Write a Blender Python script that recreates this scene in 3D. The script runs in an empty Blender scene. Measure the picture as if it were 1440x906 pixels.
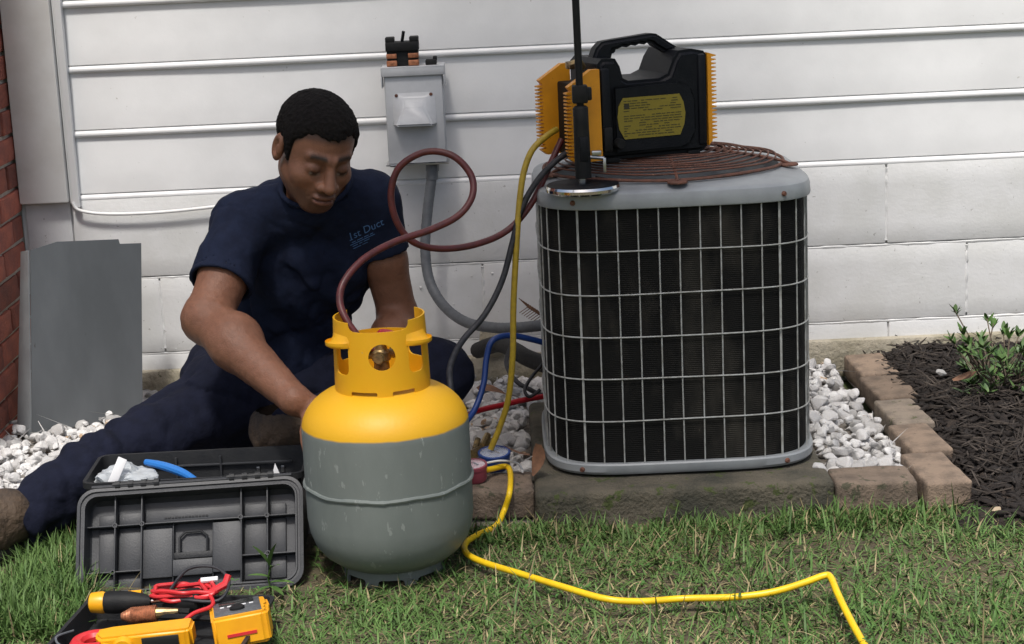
import bpy, bmesh, math, random
import numpy as np
from mathutils import Vector, Matrix
from mathutils.bvhtree import BVHTree
random.seed(7); rng = np.random.default_rng(11)
R = math.radians
S = bpy.context.scene
COL = S.collection

# ------------------------------------------------------------------ camera, sky, sun, exposure
CAM_H, PITCH, ROLL = 1.225, 12.5, 2.6
fwd = Vector((0, math.cos(R(PITCH)), -math.sin(R(PITCH))))
r0 = Vector((1, 0, 0)); u0 = r0.cross(fwd)
cr, sr = math.cos(R(ROLL)), math.sin(R(ROLL))
right = r0 * cr - u0 * sr
up = u0 * cr + r0 * sr
cam_d = bpy.data.cameras.new('camera'); cam = bpy.data.objects.new('camera', cam_d); COL.objects.link(cam)
cam.matrix_world = Matrix(((right.x, up.x, -fwd.x, 0), (right.y, up.y, -fwd.y, 0), (right.z, up.z, -fwd.z, CAM_H), (0, 0, 0, 1)))
cam_d.sensor_fit = 'HORIZONTAL'; cam_d.sensor_width = 36; cam_d.lens = 65.0
cam_d.clip_start = 0.05; cam_d.clip_end = 2000
S.camera = cam
SUN_EL, SUN_AZ = 62, -10          # azimuth from the camera's back (-y), towards -x
w = bpy.data.worlds.new('World'); S.world = w; w.use_nodes = True
sky = w.node_tree.nodes.new('ShaderNodeTexSky'); sky.sky_type = 'NISHITA'; sky.sun_disc = False
sd = Vector((math.sin(R(SUN_AZ)) * math.cos(R(SUN_EL)), -math.cos(R(SUN_AZ)) * math.cos(R(SUN_EL)), math.sin(R(SUN_EL))))
sky.sun_elevation = R(SUN_EL); sky.sun_rotation = math.atan2(sd.x, sd.y)
sky.air_density = 1.0; sky.dust_density = 4.0; sky.ozone_density = 1.0
bgn = w.node_tree.nodes['Background']; bgn.inputs[1].default_value = 0.095
w.node_tree.links.new(sky.outputs[0], bgn.inputs[0])
sl = bpy.data.lights.new('sun', 'SUN'); sl.energy = 3.0; sl.angle = R(8); sl.color = (1, .97, .93)
sun = bpy.data.objects.new('sun', sl); COL.objects.link(sun)
sun.rotation_euler = sd.to_track_quat('Z', 'Y').to_euler()
S.view_settings.view_transform = 'Standard'; S.view_settings.look = 'None'
S.view_settings.exposure = 0.42; S.view_settings.gamma = 1.0
S.view_settings.use_curve_mapping = False

# ------------------------------------------------------------------ materials
def mat(name, col, rough=.6, col2=None, scale=30, bump=0., bscale=None, metal=0., detail=4, lo=.4, hi=.65, spec=.5, stretch=None, coat=0, rand=0., trans=0, alpha=1, spots=None, spots2=None, bdist=.01):
    """Principled surface; col2 mixes in through noise, bump is noise relief, rand varies the value per object,
    spots = (colour, scale, threshold) adds wear marks."""
    m = bpy.data.materials.new(name); m.use_nodes = True
    N, L = m.node_tree.nodes, m.node_tree.links
    b = N['Principled BSDF']
    b.inputs['Base Color'].default_value = (*col, 1); b.inputs['Roughness'].default_value = rough
    b.inputs['Metallic'].default_value = metal; b.inputs['Specular IOR Level'].default_value = spec
    b.inputs['Coat Weight'].default_value = coat; b.inputs['Transmission Weight'].default_value = trans
    b.inputs['Alpha'].default_value = alpha
    tc = N.new('ShaderNodeTexCoord'); src = tc.outputs['Object']
    if stretch:
        mp = N.new('ShaderNodeMapping'); mp.inputs['Scale'].default_value = stretch
        L.new(src, mp.inputs[0]); src = mp.outputs[0]
    def noise(sc, det=detail, rg=.6):
        n = N.new('ShaderNodeTexNoise'); n.inputs['Scale'].default_value = sc; n.inputs['Detail'].default_value = det
        n.inputs['Roughness'].default_value = rg; L.new(src, n.inputs['Vector']); return n.outputs['Fac']
    def ramp(fac, a, c):
        r = N.new('ShaderNodeMapRange'); r.inputs['From Min'].default_value = a; r.inputs['From Max'].default_value = c
        L.new(fac, r.inputs['Value']); return r.outputs[0]
    def mix(fac, a, c, mode='MIX'):
        x = N.new('ShaderNodeMix'); x.data_type = 'RGBA'; x.blend_type = mode
        for s, v in ((x.inputs[0], fac), (x.inputs[6], a), (x.inputs[7], c)):
            if isinstance(v, (int, float)): s.default_value = v
            elif isinstance(v, tuple): s.default_value = (*v, 1)
            else: L.new(v, s)
        return x.outputs[2]
    cur = None
    if col2 is not None: cur = mix(ramp(noise(scale), lo, hi), tuple(col), tuple(col2))
    if rand:
        oi = N.new('ShaderNodeObjectInfo')
        r = N.new('ShaderNodeMapRange'); r.inputs['To Min'].default_value = 1 - rand; r.inputs['To Max'].default_value = 1 + rand * .6
        L.new(oi.outputs['Random'], r.inputs['Value'])
        hs = N.new('ShaderNodeHueSaturation'); L.new(r.outputs[0], hs.inputs['Value'])
        if cur is None: hs.inputs['Color'].default_value = (*col, 1)
        else: L.new(cur, hs.inputs['Color'])
        cur = hs.outputs[0]
    if spots:
        sc_, ss, th = spots
        cur = mix(ramp(noise(ss, 5, .7), th, th + .03), cur if cur is not None else tuple(col), tuple(sc_))
    if spots2:
        sc_, ss, th = spots2
        cur = mix(ramp(noise(ss, 3, .6), th, th + .02), cur if cur is not None else tuple(col), tuple(sc_))
    if cur is not None: L.new(cur, b.inputs['Base Color'])
    if bump:
        bp = N.new('ShaderNodeBump'); bp.inputs['Strength'].default_value = bump; bp.inputs['Distance'].default_value = bdist
        L.new(noise(bscale or scale, 5), bp.inputs['Height']); L.new(bp.outputs[0], b.inputs['Normal'])
    m['h'] = 1
    return m
def attr_mat(name, rough, attr='tint', bump=0, bscale=100, spec=.4, rand=0, trans=0):
    m = mat(name, (.5, .5, .5), rough, bump=bump, bscale=bscale, spec=spec, bdist=.004)
    N, L = m.node_tree.nodes, m.node_tree.links
    a = N.new('ShaderNodeAttribute'); a.attribute_name = attr
    L.new(a.outputs['Color'], N['Principled BSDF'].inputs['Base Color'])
    if trans:
        N['Principled BSDF'].inputs['Subsurface Weight'].default_value = trans
        N['Principled BSDF'].inputs['Subsurface Radius'].default_value = (.006, .002, .001)
        N['Principled BSDF'].inputs['Subsurface Scale'].default_value = .5
    return m
M = {}
M['siding'] = mat('white vinyl', (.76, .76, .75), .45, (.70, .70, .69), 5, bump=.12, bscale=140, spots=((.42, .40, .36), 55, .70), bdist=.002)
M['trim'] = mat('white trim', (.74, .73, .70), .5, (.66, .64, .60), 7, bump=.08, bscale=60, spots=((.25, .22, .2), 40, .72), bdist=.003)
M['block'] = mat('painted block', (.66, .66, .65), .7, (.60, .60, .58), 9, bump=.2, bscale=95, spots=((.46, .44, .40), 30, .70), spots2=((.40, .39, .37), 85, .70), bdist=.004)
M['brick'] = mat('red brick', (.40, .115, .07), .85, (.27, .085, .06), 25, bump=.5, bscale=120, rand=.45, spots=((.45, .3, .24), 45, .68))
M['mortar'] = mat('mortar', (.58, .53, .45), .9, (.48, .43, .35), 40, bump=.7, bscale=150)
M['paver'] = mat('tan paver', (.27, .198, .142), .88, (.155, .115, .085), 22, bump=.8, bscale=160, rand=.22, spots=((.12, .09, .07), 60, .64), bdist=.006)
M['pad'] = mat('mossy concrete', (.115, .10, .072), .92, (.05, .048, .035), 9, bump=.9, bscale=90, spots=((.06, .075, .022), 20, .58))
M['soil'] = mat('soil', (.085, .070, .040), .95, (.15, .125, .07), 35, bump=1, bscale=110, lo=.45, hi=.7)
M['ground'] = mat('far lawn', (.055, .085, .025), .95, (.10, .09, .045), 4, bump=1, bscale=60)
M['gravelbase'] = mat('gravel base', (.22, .20, .175), .95, (.12, .10, .08), 60, bump=1, bscale=90)
M['mulchbase'] = mat('mulch base', (.018, .013, .010), .95, (.035, .024, .017), 60, bump=1, bscale=70)
M['acmetal'] = mat('grey enamel', (.27, .29, .30), .42, (.225, .24, .25), 14, bump=.05, bscale=80, spots=((.16, .13, .1), 46, .72))
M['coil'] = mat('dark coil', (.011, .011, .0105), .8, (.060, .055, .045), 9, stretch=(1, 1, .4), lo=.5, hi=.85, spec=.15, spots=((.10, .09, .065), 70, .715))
M['wire'] = mat('coated wire', (.38, .39, .38), .45, (.24, .24, .22), 60)
M['rust'] = mat('rusty steel', (.16, .065, .04), .75, (.09, .045, .032), 60, bump=.4, bscale=200, spots=((.3, .16, .1), 70, .62))
M['black'] = mat('black plastic', (.0042, .0052, .0078), .5, (.0075, .0085, .011), 30, spec=.22, bump=.12, bscale=260)
M['blackm'] = mat('matt black', (.008, .0085, .009), .6, (.014, .014, .0135), 30, spec=.25, bump=.1, bscale=200)
M['lidgrey'] = mat('worn black plastic', (.040, .042, .046), .5, (.028, .030, .033), 22, bump=.18, bscale=320, spots=((.12, .12, .125), 48, .7), bdist=.003)
M['boxblack'] = mat('toolbox plastic', (.018, .019, .021), .5, (.024, .025, .026), 30, spec=.3, bump=.15, bscale=250)
M['yellow'] = mat('yellow plastic', (.72, .30, .012), .42, (.62, .25, .012), 18, bump=.08, bscale=120, spots=((.22, .10, .02), 60, .69))
M['meter'] = mat('meter yellow', (.80, .37, .008), .38, (.74, .32, .008), 20)
M['olive'] = mat('label print', (.23, .18, .018), .5)
M['chrome'] = mat('chrome', (.75, .75, .73), .12, metal=1)
M['steel'] = mat('steel', (.5, .5, .5), .3, metal=1)
M['boxgrey'] = mat('grey box enamel', (.47, .48, .49), .42, (.42, .43, .44), 20, bump=.05, bscale=90, spots=((.2, .17, .14), 60, .735))
M['conduit'] = mat('grey conduit', (.115, .125, .135), .55, (.085, .092, .10), 40, bump=.1, bscale=200)
M['maroon'] = mat('maroon hose', (.115, .022, .020), .42, (.075, .018, .018), 60)
M['hoseblack'] = mat('black hose', (.010, .011, .015), .6, (.028, .028, .032), 70)
M['hoseyellow'] = mat('old yellow hose', (.42, .29, .025), .45, (.33, .23, .025), 80, spots=((.07, .05, .01), 130, .66))
M['hosebright'] = mat('yellow hose', (.84, .55, .012), .4, (.76, .48, .012), 40, spots=((.16, .11, .02), 120, .7))
M['hoseblue'] = mat('blue hose', (.012, .045, .20), .4)
M['hosered'] = mat('red hose', (.35, .012, .02), .4)
M['gaugered'] = mat('faded red', (.27, .05, .075), .45)
M['copper'] = mat('copper', (.5, .2, .1), .5, (.25, .1, .05), 90, metal=.5)
M['brass'] = mat('brass', (.42, .30, .13), .45, (.16, .12, .07), 60, metal=.8)
M['cable'] = mat('white cable', (.7, .7, .68), .5)
M['panel'] = mat('grey sheet metal', (.125, .135, .142), .48, (.095, .103, .108), 6, bump=.06, bscale=60, stretch=(1, 1, .4), spots=((.05, .045, .045), 26, .705))
M['panelback'] = M['acmetal']
M['shirt'] = mat('navy cotton', (.0105, .0155, .036), .9, (.008, .0115, .027), 40, bump=.35, bscale=55, spec=.2, bdist=.006)
M['trousers'] = mat('navy twill', (.0085, .0105, .024), .9, (.006, .0075, .017), 30, bump=.5, bscale=38, spec=.2, bdist=.008)
M['boot'] = mat('brown leather', (.080, .052, .031), .75, (.016, .014, .013), 14, bump=.8, bscale=60)
M['sole'] = mat('boot rubber', (.02, .018, .016), .8)
M['hair'] = mat('black hair', (.006, .005, .005), .85, (.012, .010, .009), 180, bump=1, bscale=330, spec=.15, bdist=.004)
M['skin'] = attr_mat('skin', .46, bump=.35, bscale=300, trans=.08, spec=.35)
M['logo'] = mat('shirt print', (.075, .17, .36), .8)
M['redplastic'] = mat('red plastic', (.55, .025, .03), .4)
M['blueplastic'] = mat('blue plastic', (.02, .17, .52), .4)
M['bag'] = mat('clear bag', (.72, .76, .78), .25, alpha=.55, bump=.4, bscale=60)
M['white'] = mat('white plastic', (.8, .8, .8), .5)
M['screen'] = mat('dark screen', (.02, .022, .02), .2)
M['meterface'] = mat('meter face', (.07, .075, .08), .45, (.11, .115, .12), 120)
M['bark'] = mat('stem bark', (.13, .10, .07), .9)
M['leaf'] = mat('leaf green', (.055, .12, .025), .5, (.09, .16, .04), 60, rand=.4, spec=.4)
M['deadleaf'] = mat('dry leaf', (.20, .10, .055), .8, (.12, .06, .035), 60, rand=.3)
M['stone'] = mat('white stone', (.74, .73, .71), .85, (.52, .51, .50), 26, bump=.5, bscale=120, rand=.34, spots=((.45, .30, .18), 24, .60))
M['rubber'] = mat('pipe foam', (.014, .014, .014), .8, bump=.3, bscale=100)

# ------------------------------------------------------------------ object helpers
OFF = {}
def mesh_obj(name, me, m=None, parent=None, label=None, cat=None, group=None, kind=None):
    o = bpy.data.objects.new(name, me); COL.objects.link(o)
    if m is not None:
        for q in (m if isinstance(m, (list, tuple)) else [m]): me.materials.append(q)
    if parent is not None:
        o.parent = parent; off = OFF.get(parent.name, Vector((0, 0, 0)))
        me.transform(Matrix.Translation(-off)); OFF[o.name] = off
    tag(o, label, cat, group, kind)
    return o
def tag(o, label=None, cat=None, group=None, kind=None):
    for k, v in (('label', label), ('category', cat), ('group', group), ('kind', kind)):
        if v: o[k] = v
    return o
def thing(name, loc, label, cat, group=None, kind=None):
    e = bpy.data.objects.new(name, None); COL.objects.link(e); e.location = loc; e.empty_display_size = .05
    OFF[e.name] = Vector(loc); return tag(e, label, cat, group, kind)
def build(name, bm, m, parent=None, smooth=35, **kw):
    bmesh.ops.recalc_face_normals(bm, faces=bm.faces)
    me = bpy.data.meshes.new(name); bm.to_mesh(me); bm.free()
    if smooth:
        me.shade_smooth(); me.set_sharp_from_angle(angle=R(smooth))
    return mesh_obj(name, me, m, parent, **kw)
def centre(o):
    """move a top-level mesh's origin to its base"""
    me = o.data; n = len(me.vertices); a = np.empty(n * 3); me.vertices.foreach_get('co', a); a = a.reshape(-1, 3)
    c = Vector(((a[:, 0].min() + a[:, 0].max()) / 2, (a[:, 1].min() + a[:, 1].max()) / 2, a[:, 2].min()))
    me.transform(Matrix.Translation(-c)); o.location = c; OFF[o.name] = c
    return o
def new(): return bmesh.new()
def add_box(bm, c, s, rot=None, bevel=0, seg=2, mi=0):
    r = bmesh.ops.create_cube(bm, size=1)
    vs = r['verts']
    mt = Matrix.Translation(c) @ (rot.to_4x4() if rot is not None else Matrix.Identity(4)) @ Matrix.Diagonal((*s, 1))
    bmesh.ops.transform(bm, matrix=mt, verts=vs)
    fs = list({f for v in vs for f in v.link_faces})
    for f in fs: f.material_index = mi
    if bevel:
        es = list({e for v in vs for e in v.link_edges})
        bmesh.ops.bevel(bm, geom=es, offset=bevel, segments=seg, affect='EDGES', clamp_overlap=True, profile=.5)
    return bm
def add_prism(bm, poly, axis, thick, xf=None, mi=0):
    """poly: 2-D outline; extruded by thick along the third axis; xf maps (u, v, n) to the world"""
    vs0 = [bm.verts.new(xf @ Vector((u, v, 0))) for u, v in poly]
    vs1 = [bm.verts.new(xf @ Vector((u, v, thick))) for u, v in poly]
    n = len(poly)
    f = [bm.faces.new(vs0[::-1]), bm.faces.new(vs1)]
    f += [bm.faces.new((vs0[i], vs0[(i + 1) % n], vs1[(i + 1) % n], vs1[i])) for i in range(n)]
    for q in f: q.material_index = mi
    return f
def catmull(pts, n=8, closed=False):
    P = [Vector(p) for p in pts]; out = []; k = len(P)
    for i in range(k if closed else k - 1):
        if closed: a, b, c, d = P[(i - 1) % k], P[i], P[(i + 1) % k], P[(i + 2) % k]
        else: a, b, c, d = P[max(i - 1, 0)], P[i], P[i + 1], P[min(i + 2, k - 1)]
        for j in range(n):
            t = j / n
            out.append(.5 * ((2 * b) + (c - a) * t + (2 * a - 5 * b + 4 * c - d) * t * t + (3 * b - a - 3 * c + d) * t ** 3))
    if not closed: out.append(P[-1])
    return out
def add_tube(bm, pts, r, seg=10, closed=False, ends=True, radii=None, ridge=0):
    pts = [Vector(p) for p in pts]; n = len(pts); rings = []
    T = []
    for i in range(n):
        if closed: t = pts[(i + 1) % n] - pts[i - 1]
        else: t = pts[min(i + 1, n - 1)] - pts[max(i - 1, 0)]
        T.append(t.normalized())
    nrm = T[0].orthogonal().normalized()
    for i in range(n):
        nrm = (nrm - T[i] * nrm.dot(T[i])).normalized(); bn = T[i].cross(nrm)
        q = radii[i] if radii else r
        if ridge: q *= 1 + ridge * (i % 2)
        rings.append([bm.verts.new(pts[i] + (nrm * math.cos(a) + bn * math.sin(a)) * q) for a in [2 * math.pi * j / seg for j in range(seg)]])
    for i in range(n if closed else n - 1):
        A, B = rings[i], rings[(i + 1) % n]
        sh = 0
        if closed and i == n - 1:
            sh = min(range(seg), key=lambda s: (A[0].co - B[s].co).length)
        for j in range(seg): bm.faces.new((A[j], A[(j + 1) % seg], B[(j + 1 + sh) % seg], B[(j + sh) % seg]))
    if ends and not closed:
        bm.faces.new(rings[0][::-1]); bm.faces.new(rings[-1])
    return bm
def add_lathe(bm, prof, c, seg=48, xf=None, a0=0, a1=2 * math.pi):
    full = abs(a1 - a0 - 2 * math.pi) < 1e-6
    k = seg if full else seg + 1; rings = []
    X = xf or Matrix.Translation(c)
    for r, z in prof:
        if r < 1e-6: rings.append([bm.verts.new(X @ Vector((0, 0, z)))]); continue
        rings.append([bm.verts.new(X @ Vector((r * math.cos(a0 + (a1 - a0) * j / seg), r * math.sin(a0 + (a1 - a0) * j / seg), z))) for j in range(k)])
    for A, B in zip(rings, rings[1:]):
        for j in range(seg):
            j2 = (j + 1) % k
            if len(A) == 1 and len(B) == 1: continue
            if len(A) == 1: bm.faces.new((A[0], B[j2], B[j]))
            elif len(B) == 1: bm.faces.new((A[j], A[j2], B[0]))
            else: bm.faces.new((A[j], A[j2], B[j2], B[j]))
    return bm
def np_mesh(name, V, F, attr=None):
    me = bpy.data.meshes.new(name); V = np.asarray(V, np.float32); F = np.asarray(F, np.int32); k = F.shape[1]
    me.vertices.add(len(V)); me.vertices.foreach_set('co', V.ravel())
    me.loops.add(F.size); me.loops.foreach_set('vertex_index', F.ravel())
    me.polygons.add(len(F)); me.polygons.foreach_set('loop_start', np.arange(0, F.size, k, dtype=np.int32))
    me.update(calc_edges=True)
    if attr is not None:
        a = me.color_attributes.new('tint', 'FLOAT_COLOR', 'POINT')
        a.data.foreach_set('color', np.c_[attr, np.ones(len(attr))].astype(np.float32).ravel())
    return me
def booled(o, cutters):
    for c in cutters:
        md = o.modifiers.new('cut', 'BOOLEAN'); md.operation = 'DIFFERENCE'; md.solver = 'EXACT'; md.object = c
    bpy.context.view_layer.update()
    me = bpy.data.meshes.new_from_object(o.evaluated_get(bpy.context.evaluated_depsgraph_get()))
    o.modifiers.clear(); o.data = me
    me.shade_smooth(); me.set_sharp_from_angle(angle=R(35))
    for c in cutters: bpy.data.objects.remove(c)
# signed-distance modelling for cloth and flesh ------------------------------------------------------------------
def vnoise(p, sc, seed=0):
    q = p * sc + seed * 17.3; i = np.floor(q).astype(np.int64); f = q - i; f = f * f * (3 - 2 * f)
    def h(a, b, c):
        n = (a * 374761393 + b * 668265263 + c * 1274126177 + seed * 1013) & 0x7fffffff
        n = ((n ^ (n >> 13)) * 1274126177) & 0x7fffffff
        return ((n ^ (n >> 16)) & 0xffff) / 65535.
    out = 0
    for a in (0, 1):
        for b in (0, 1):
            for c in (0, 1):
                wgt = (f[:, 0] if a else 1 - f[:, 0]) * (f[:, 1] if b else 1 - f[:, 1]) * (f[:, 2] if c else 1 - f[:, 2])
                out = out + wgt * h(i[:, 0] + a, i[:, 1] + b, i[:, 2] + c)
    return out * 2 - 1
def cap(p, a, b, ra, rb):
    a = np.array(a, float); b = np.array(b, float); ab = b - a
    t = np.clip(((p - a) @ ab) / (ab @ ab), 0, 1)
    return np.linalg.norm(p - a - t[:, None] * ab, axis=1) - (ra + (rb - ra) * t)
def ell(p, c, r, rot=None):
    q = p - np.array(c, float)
    if rot is not None: q = q @ rot
    r = np.array(r, float)
    k0 = np.linalg.norm(q / r, axis=1); k1 = np.linalg.norm(q / (r * r), axis=1) + 1e-9
    return k0 * (k0 - 1) / k1
def smin(a, b, k):
    h = np.clip(.5 + .5 * (b - a) / k, 0, 1)
    return b * (1 - h) + a * h - k * h * (1 - h)
def smax(a, b, k): return -smin(-a, -b, k)
def rbox(p, c, s, r, rot=None):
    q = p - np.array(c, float)
    if rot is not None: q = q @ rot
    q = np.abs(q) - np.array(s, float) + r
    return np.linalg.norm(np.maximum(q, 0), axis=1) + np.minimum(q.max(1), 0) - r
def surface(f, lo, hi, h, B=8):
    """surface nets over a signed distance function"""
    lo = np.array(lo, float); n = (np.ceil((np.array(hi) - lo) / h / B).astype(int)) * B
    nb = n // B
    bi = np.stack(np.meshgrid(*[np.arange(k) for k in nb], indexing='ij'), -1).reshape(-1, 3)
    cv = f(lo + (bi * B + (B - 1) / 2) * h)
    vals = np.repeat(np.repeat(np.repeat(cv.reshape(nb), B, 0), B, 1), B, 2).astype(np.float32)
    act = bi[np.abs(cv) < B * h * 1.5]
    loc = np.stack(np.meshgrid(*[np.arange(B)] * 3, indexing='ij'), -1).reshape(-1, 3)
    idx = (act[:, None, :] * B + loc[None]).reshape(-1, 3)
    for s in range(0, len(idx), 400000):
        c = idx[s:s + 400000]; vals[c[:, 0], c[:, 1], c[:, 2]] = f(lo + c * h)
    ins = vals < 0
    cs = [(a, b, c) for a in (0, 1) for b in (0, 1) for c in (0, 1)]
    cnt = np.zeros(n - 1, np.int8)
    for a, b, c in cs: cnt += ins[a:n[0] - 1 + a, b:n[1] - 1 + b, c:n[2] - 1 + c]
    ci = np.argwhere((cnt > 0) & (cnt < 8))
    vid = np.full(n - 1, -1, np.int32); vid[ci[:, 0], ci[:, 1], ci[:, 2]] = np.arange(len(ci))
    cvs = {k: vals[ci[:, 0] + k[0], ci[:, 1] + k[1], ci[:, 2] + k[2]] for k in cs}
    acc = np.zeros((len(ci), 3)); m = np.zeros(len(ci))
    for k in cs:
        for ax in range(3):
            if k[ax]: continue
            k2 = list(k); k2[ax] = 1; va, vb = cvs[k], cvs[tuple(k2)]
            x = (va < 0) != (vb < 0); t = np.where(x, va / np.where(x, va - vb, 1), 0)
            q = np.tile(np.array(k, float), (len(ci), 1)); q[:, ax] = t
            acc[x] += q[x]; m[x] += 1
    V = lo + (ci + acc / m[:, None]) * h
    F = []
    for ax in range(3):
        u, v = (ax + 1) % 3, (ax + 2) % 3
        sl0 = [slice(1, n[i] - 1) for i in range(3)]; sl1 = list(sl0)
        sl0[ax] = slice(0, n[ax] - 1); sl1[ax] = slice(1, n[ax])
        a, b = ins[tuple(sl0)], ins[tuple(sl1)]
        e = np.argwhere(a != b); fl = a[e[:, 0], e[:, 1], e[:, 2]]
        e = e + 1; e[:, ax] -= 1
        du = np.zeros(3, int); du[u] = 1; dv = np.zeros(3, int); dv[v] = 1
        g = lambda q: vid[q[:, 0], q[:, 1], q[:, 2]]
        qd = np.stack([g(e - du - dv), g(e - dv), g(e), g(e - du)], 1)
        qd[~fl] = qd[~fl][:, ::-1]
        F.append(qd)
    F = np.concatenate(F); F = F[(F >= 0).all(1)]
    return V, F

# ------------------------------------------------------------------ setting: ground, beds, walls
LAWN_Y = 3.60
bm = new()
add_box(bm, (0, 0, -.27), (600, 600, .5)); build('ground', bm, M['ground'], kind='structure', smooth=0)
def relief_sheet(name, x0, x1, y0, y1, n, zf, m, kind='structure', **kw):
    nx, ny = n; X, Y = np.meshgrid(np.linspace(x0, x1, nx), np.linspace(y0, y1, ny), indexing='ij')
    p = np.c_[X.ravel(), Y.ravel(), np.zeros(X.size)]
    V = p.copy(); V[:, 2] = zf(p)
    i = np.arange(nx * ny).reshape(nx, ny)
    F = np.stack([i[:-1, :-1], i[1:, :-1], i[1:, 1:], i[:-1, 1:]], -1).reshape(-1, 4)
    me = np_mesh(name, V, F); me.shade_smooth()
    return mesh_obj(name, me, m, kind=kind, **kw)
def lawn_z(p): return -.006 + .007 * vnoise(p, 5, 3) + .004 * vnoise(p, 17, 4)
relief_sheet('lawn_soil', -2.6, 2.6, 1.6, 3.62, (160, 100), lawn_z, M['soil'])
GZ = .036
gravel_bed = relief_sheet('gravel_bed', -1.245, .83, 3.62, 4.73, (90, 60), lambda p: GZ - .018 + .006 * vnoise(p, 12, 5) - .05 * (p[:, 1] < 3.64), M['gravelbase'])
def mulch_z(p):
    x, y = p[:, 0], p[:, 1]
    return .002 - .04 * (y < 3.45) + .058 * np.clip((y - 3.25) / .9, 0, 1) * np.clip((x - .84) / .14, 0, 1) + .010 * vnoise(p, 7, 6) + .006 * vnoise(p, 25, 8) - .02 * (x < .86)
mulch_bed = relief_sheet('mulch_bed', .86, 2.6, 3.34, 4.73, (140, 110), mulch_z, M['mulchbase'])

# painted block foundation: every block an object of its own, recessed painted joints behind
fw = thing('foundation_wall', (0, 4.75, 0), 'white painted concrete block foundation wall under the siding', 'wall', kind='structure')
bm = new(); add_box(bm, (1.0, 4.83, .24), (4.5, .20, .62)); build('mortar_joint', bm, M['block'], fw, smooth=0)
def block_mesh(L, h):
    bm = new(); add_box(bm, (0, .02, 0), (L, .05, h), bevel=.0035, seg=2)
    bmesh.ops.subdivide_edges(bm, edges=[e for e in bm.edges if e.calc_length() > .1], cuts=3, use_grid_fill=True)
    return bm
for row, (z0, z1, off) in enumerate(((.343, .552, .98), (.140, .337, 1.19), (-.07, .134, .985))):
    xs = [off + .42 * k for k in range(-6, 6)]
    for a, b in zip(xs, xs[1:]):
        a2, b2 = max(a, -1.24), min(b, 3.0)
        if b2 - a2 < .02: continue
        bm = block_mesh(b2 - a2 - .0035, z1 - z0)
        bmesh.ops.translate(bm, verts=bm.verts, vec=((a2 + b2) / 2, 4.725 + random.uniform(-.0012, .0012), (z0 + z1) / 2))
        build('concrete_block', bm, M['block'], fw, smooth=30)
# raised paint-covered mortar smears on a few joints
bm = new()
for (x, za, zb) in ((.98, .35, .54), (1.19, .15, .33), (-.07, .15, .33), (-.91, .15, .33)):
    n = 22; pts = [(x + random.uniform(-.001, .001), 4.7235 + random.uniform(-.001, .002), za + (zb - za) * i / n) for i in range(n + 1)]
    add_tube(bm, pts, .006, 8, radii=[random.uniform(.0035, .0052) for _ in pts])
for (x0, x1, z) in ((-1.2, 3, .3385), (-1.2, 3, .1365)):
    n = 220; pts = [(x0 + (x1 - x0) * i / n, 4.7235, z + random.uniform(-.0008, .0008)) for i in range(n + 1)]
    add_tube(bm, pts, .004, 6, radii=[random.uniform(.0025, .0048) for _ in pts])
for _ in range(34):   # paint blobs
    x, z = random.uniform(-1.0, .1), random.uniform(.1, .33)
    bmesh.ops.create_icosphere(bm, subdivisions=1, radius=random.uniform(.002, .005), matrix=Matrix.Translation((x, 4.7205, z)))
build('joint_paint', bm, M['block'], fw)
bm = new(); n = 80   # grime-stained footing strip along the bottom of the wall
add_box(bm, (.9, 4.712, .045), (4.3, .03, .10), bevel=.01); M['footing'] = mat('stained footing', (.40, .36, .28), .9, (.22, .20, .13), 7, bump=.8, bscale=70, spots=((.10, .10, .05), 18, .62))
build('footing', bm, M['footing'], fw)

# vinyl siding: each course an object of its own
sw = thing('siding_wall', (0, 4.72, .545), 'white vinyl lap siding on the house wall above the blocks', 'wall', kind='structure')
bm = new(); add_box(bm, (1.0, 4.80, 1.6), (4.5, .10, 2.1)); build('sheathing', bm, M['trim'], sw, smooth=0)
PH = .164
prof = [(.004, PH + .012), (.0045, PH - .002), (.0075, .08), (.011, .0235), (.0108, .0215), (.0055, .0195), (.0050, .0185), (.0105, .0175), (.0145, .0150), (.0160, .0110), (.0160, .0070), (.0140, .0030), (.0105, .0010), (.0, .0008), (-.004, .0012)]
def plank(z, x0=-1.103, x1=3.2):
    bm = new(); ns = 60; rows = []
    for i in range(ns + 1):
        x = x0 + (x1 - x0) * i / ns
        wob = .0016 * math.sin(x * 3.1 + z * 9) + .0009 * math.sin(x * 8.3 + z * 31)
        rows.append([bm.verts.new((x, 4.735 - o - wob * (1 if q > .03 else .35), z + q)) for o, q in prof])
    for A, B in zip(rows, rows[1:]):
        for j in range(len(prof) - 1): bm.faces.new((A[j], B[j], B[j + 1], A[j + 1]))
    return bm
for k in range(12): build('siding_plank', plank(.545 + PH * k), M['siding'], sw, smooth=50)
bm = new(); add_box(bm, (-1.181, 4.715, 1.6), (.124, .05, 2.1), bevel=.004); build('corner_board', bm, M['trim'], sw)
bm = new(); add_box(bm, (-1.1145, 4.722, 1.595), (.006, .03, 2.1), bevel=.001); add_box(bm, (-1.103, 4.706, 1.59), (.019, .010, 2.11), bevel=.003); add_box(bm, (-1.0955, 4.713, 1.59), (.003, .022, 2.11))
build('side_channel', bm, M['siding'], sw)

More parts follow.
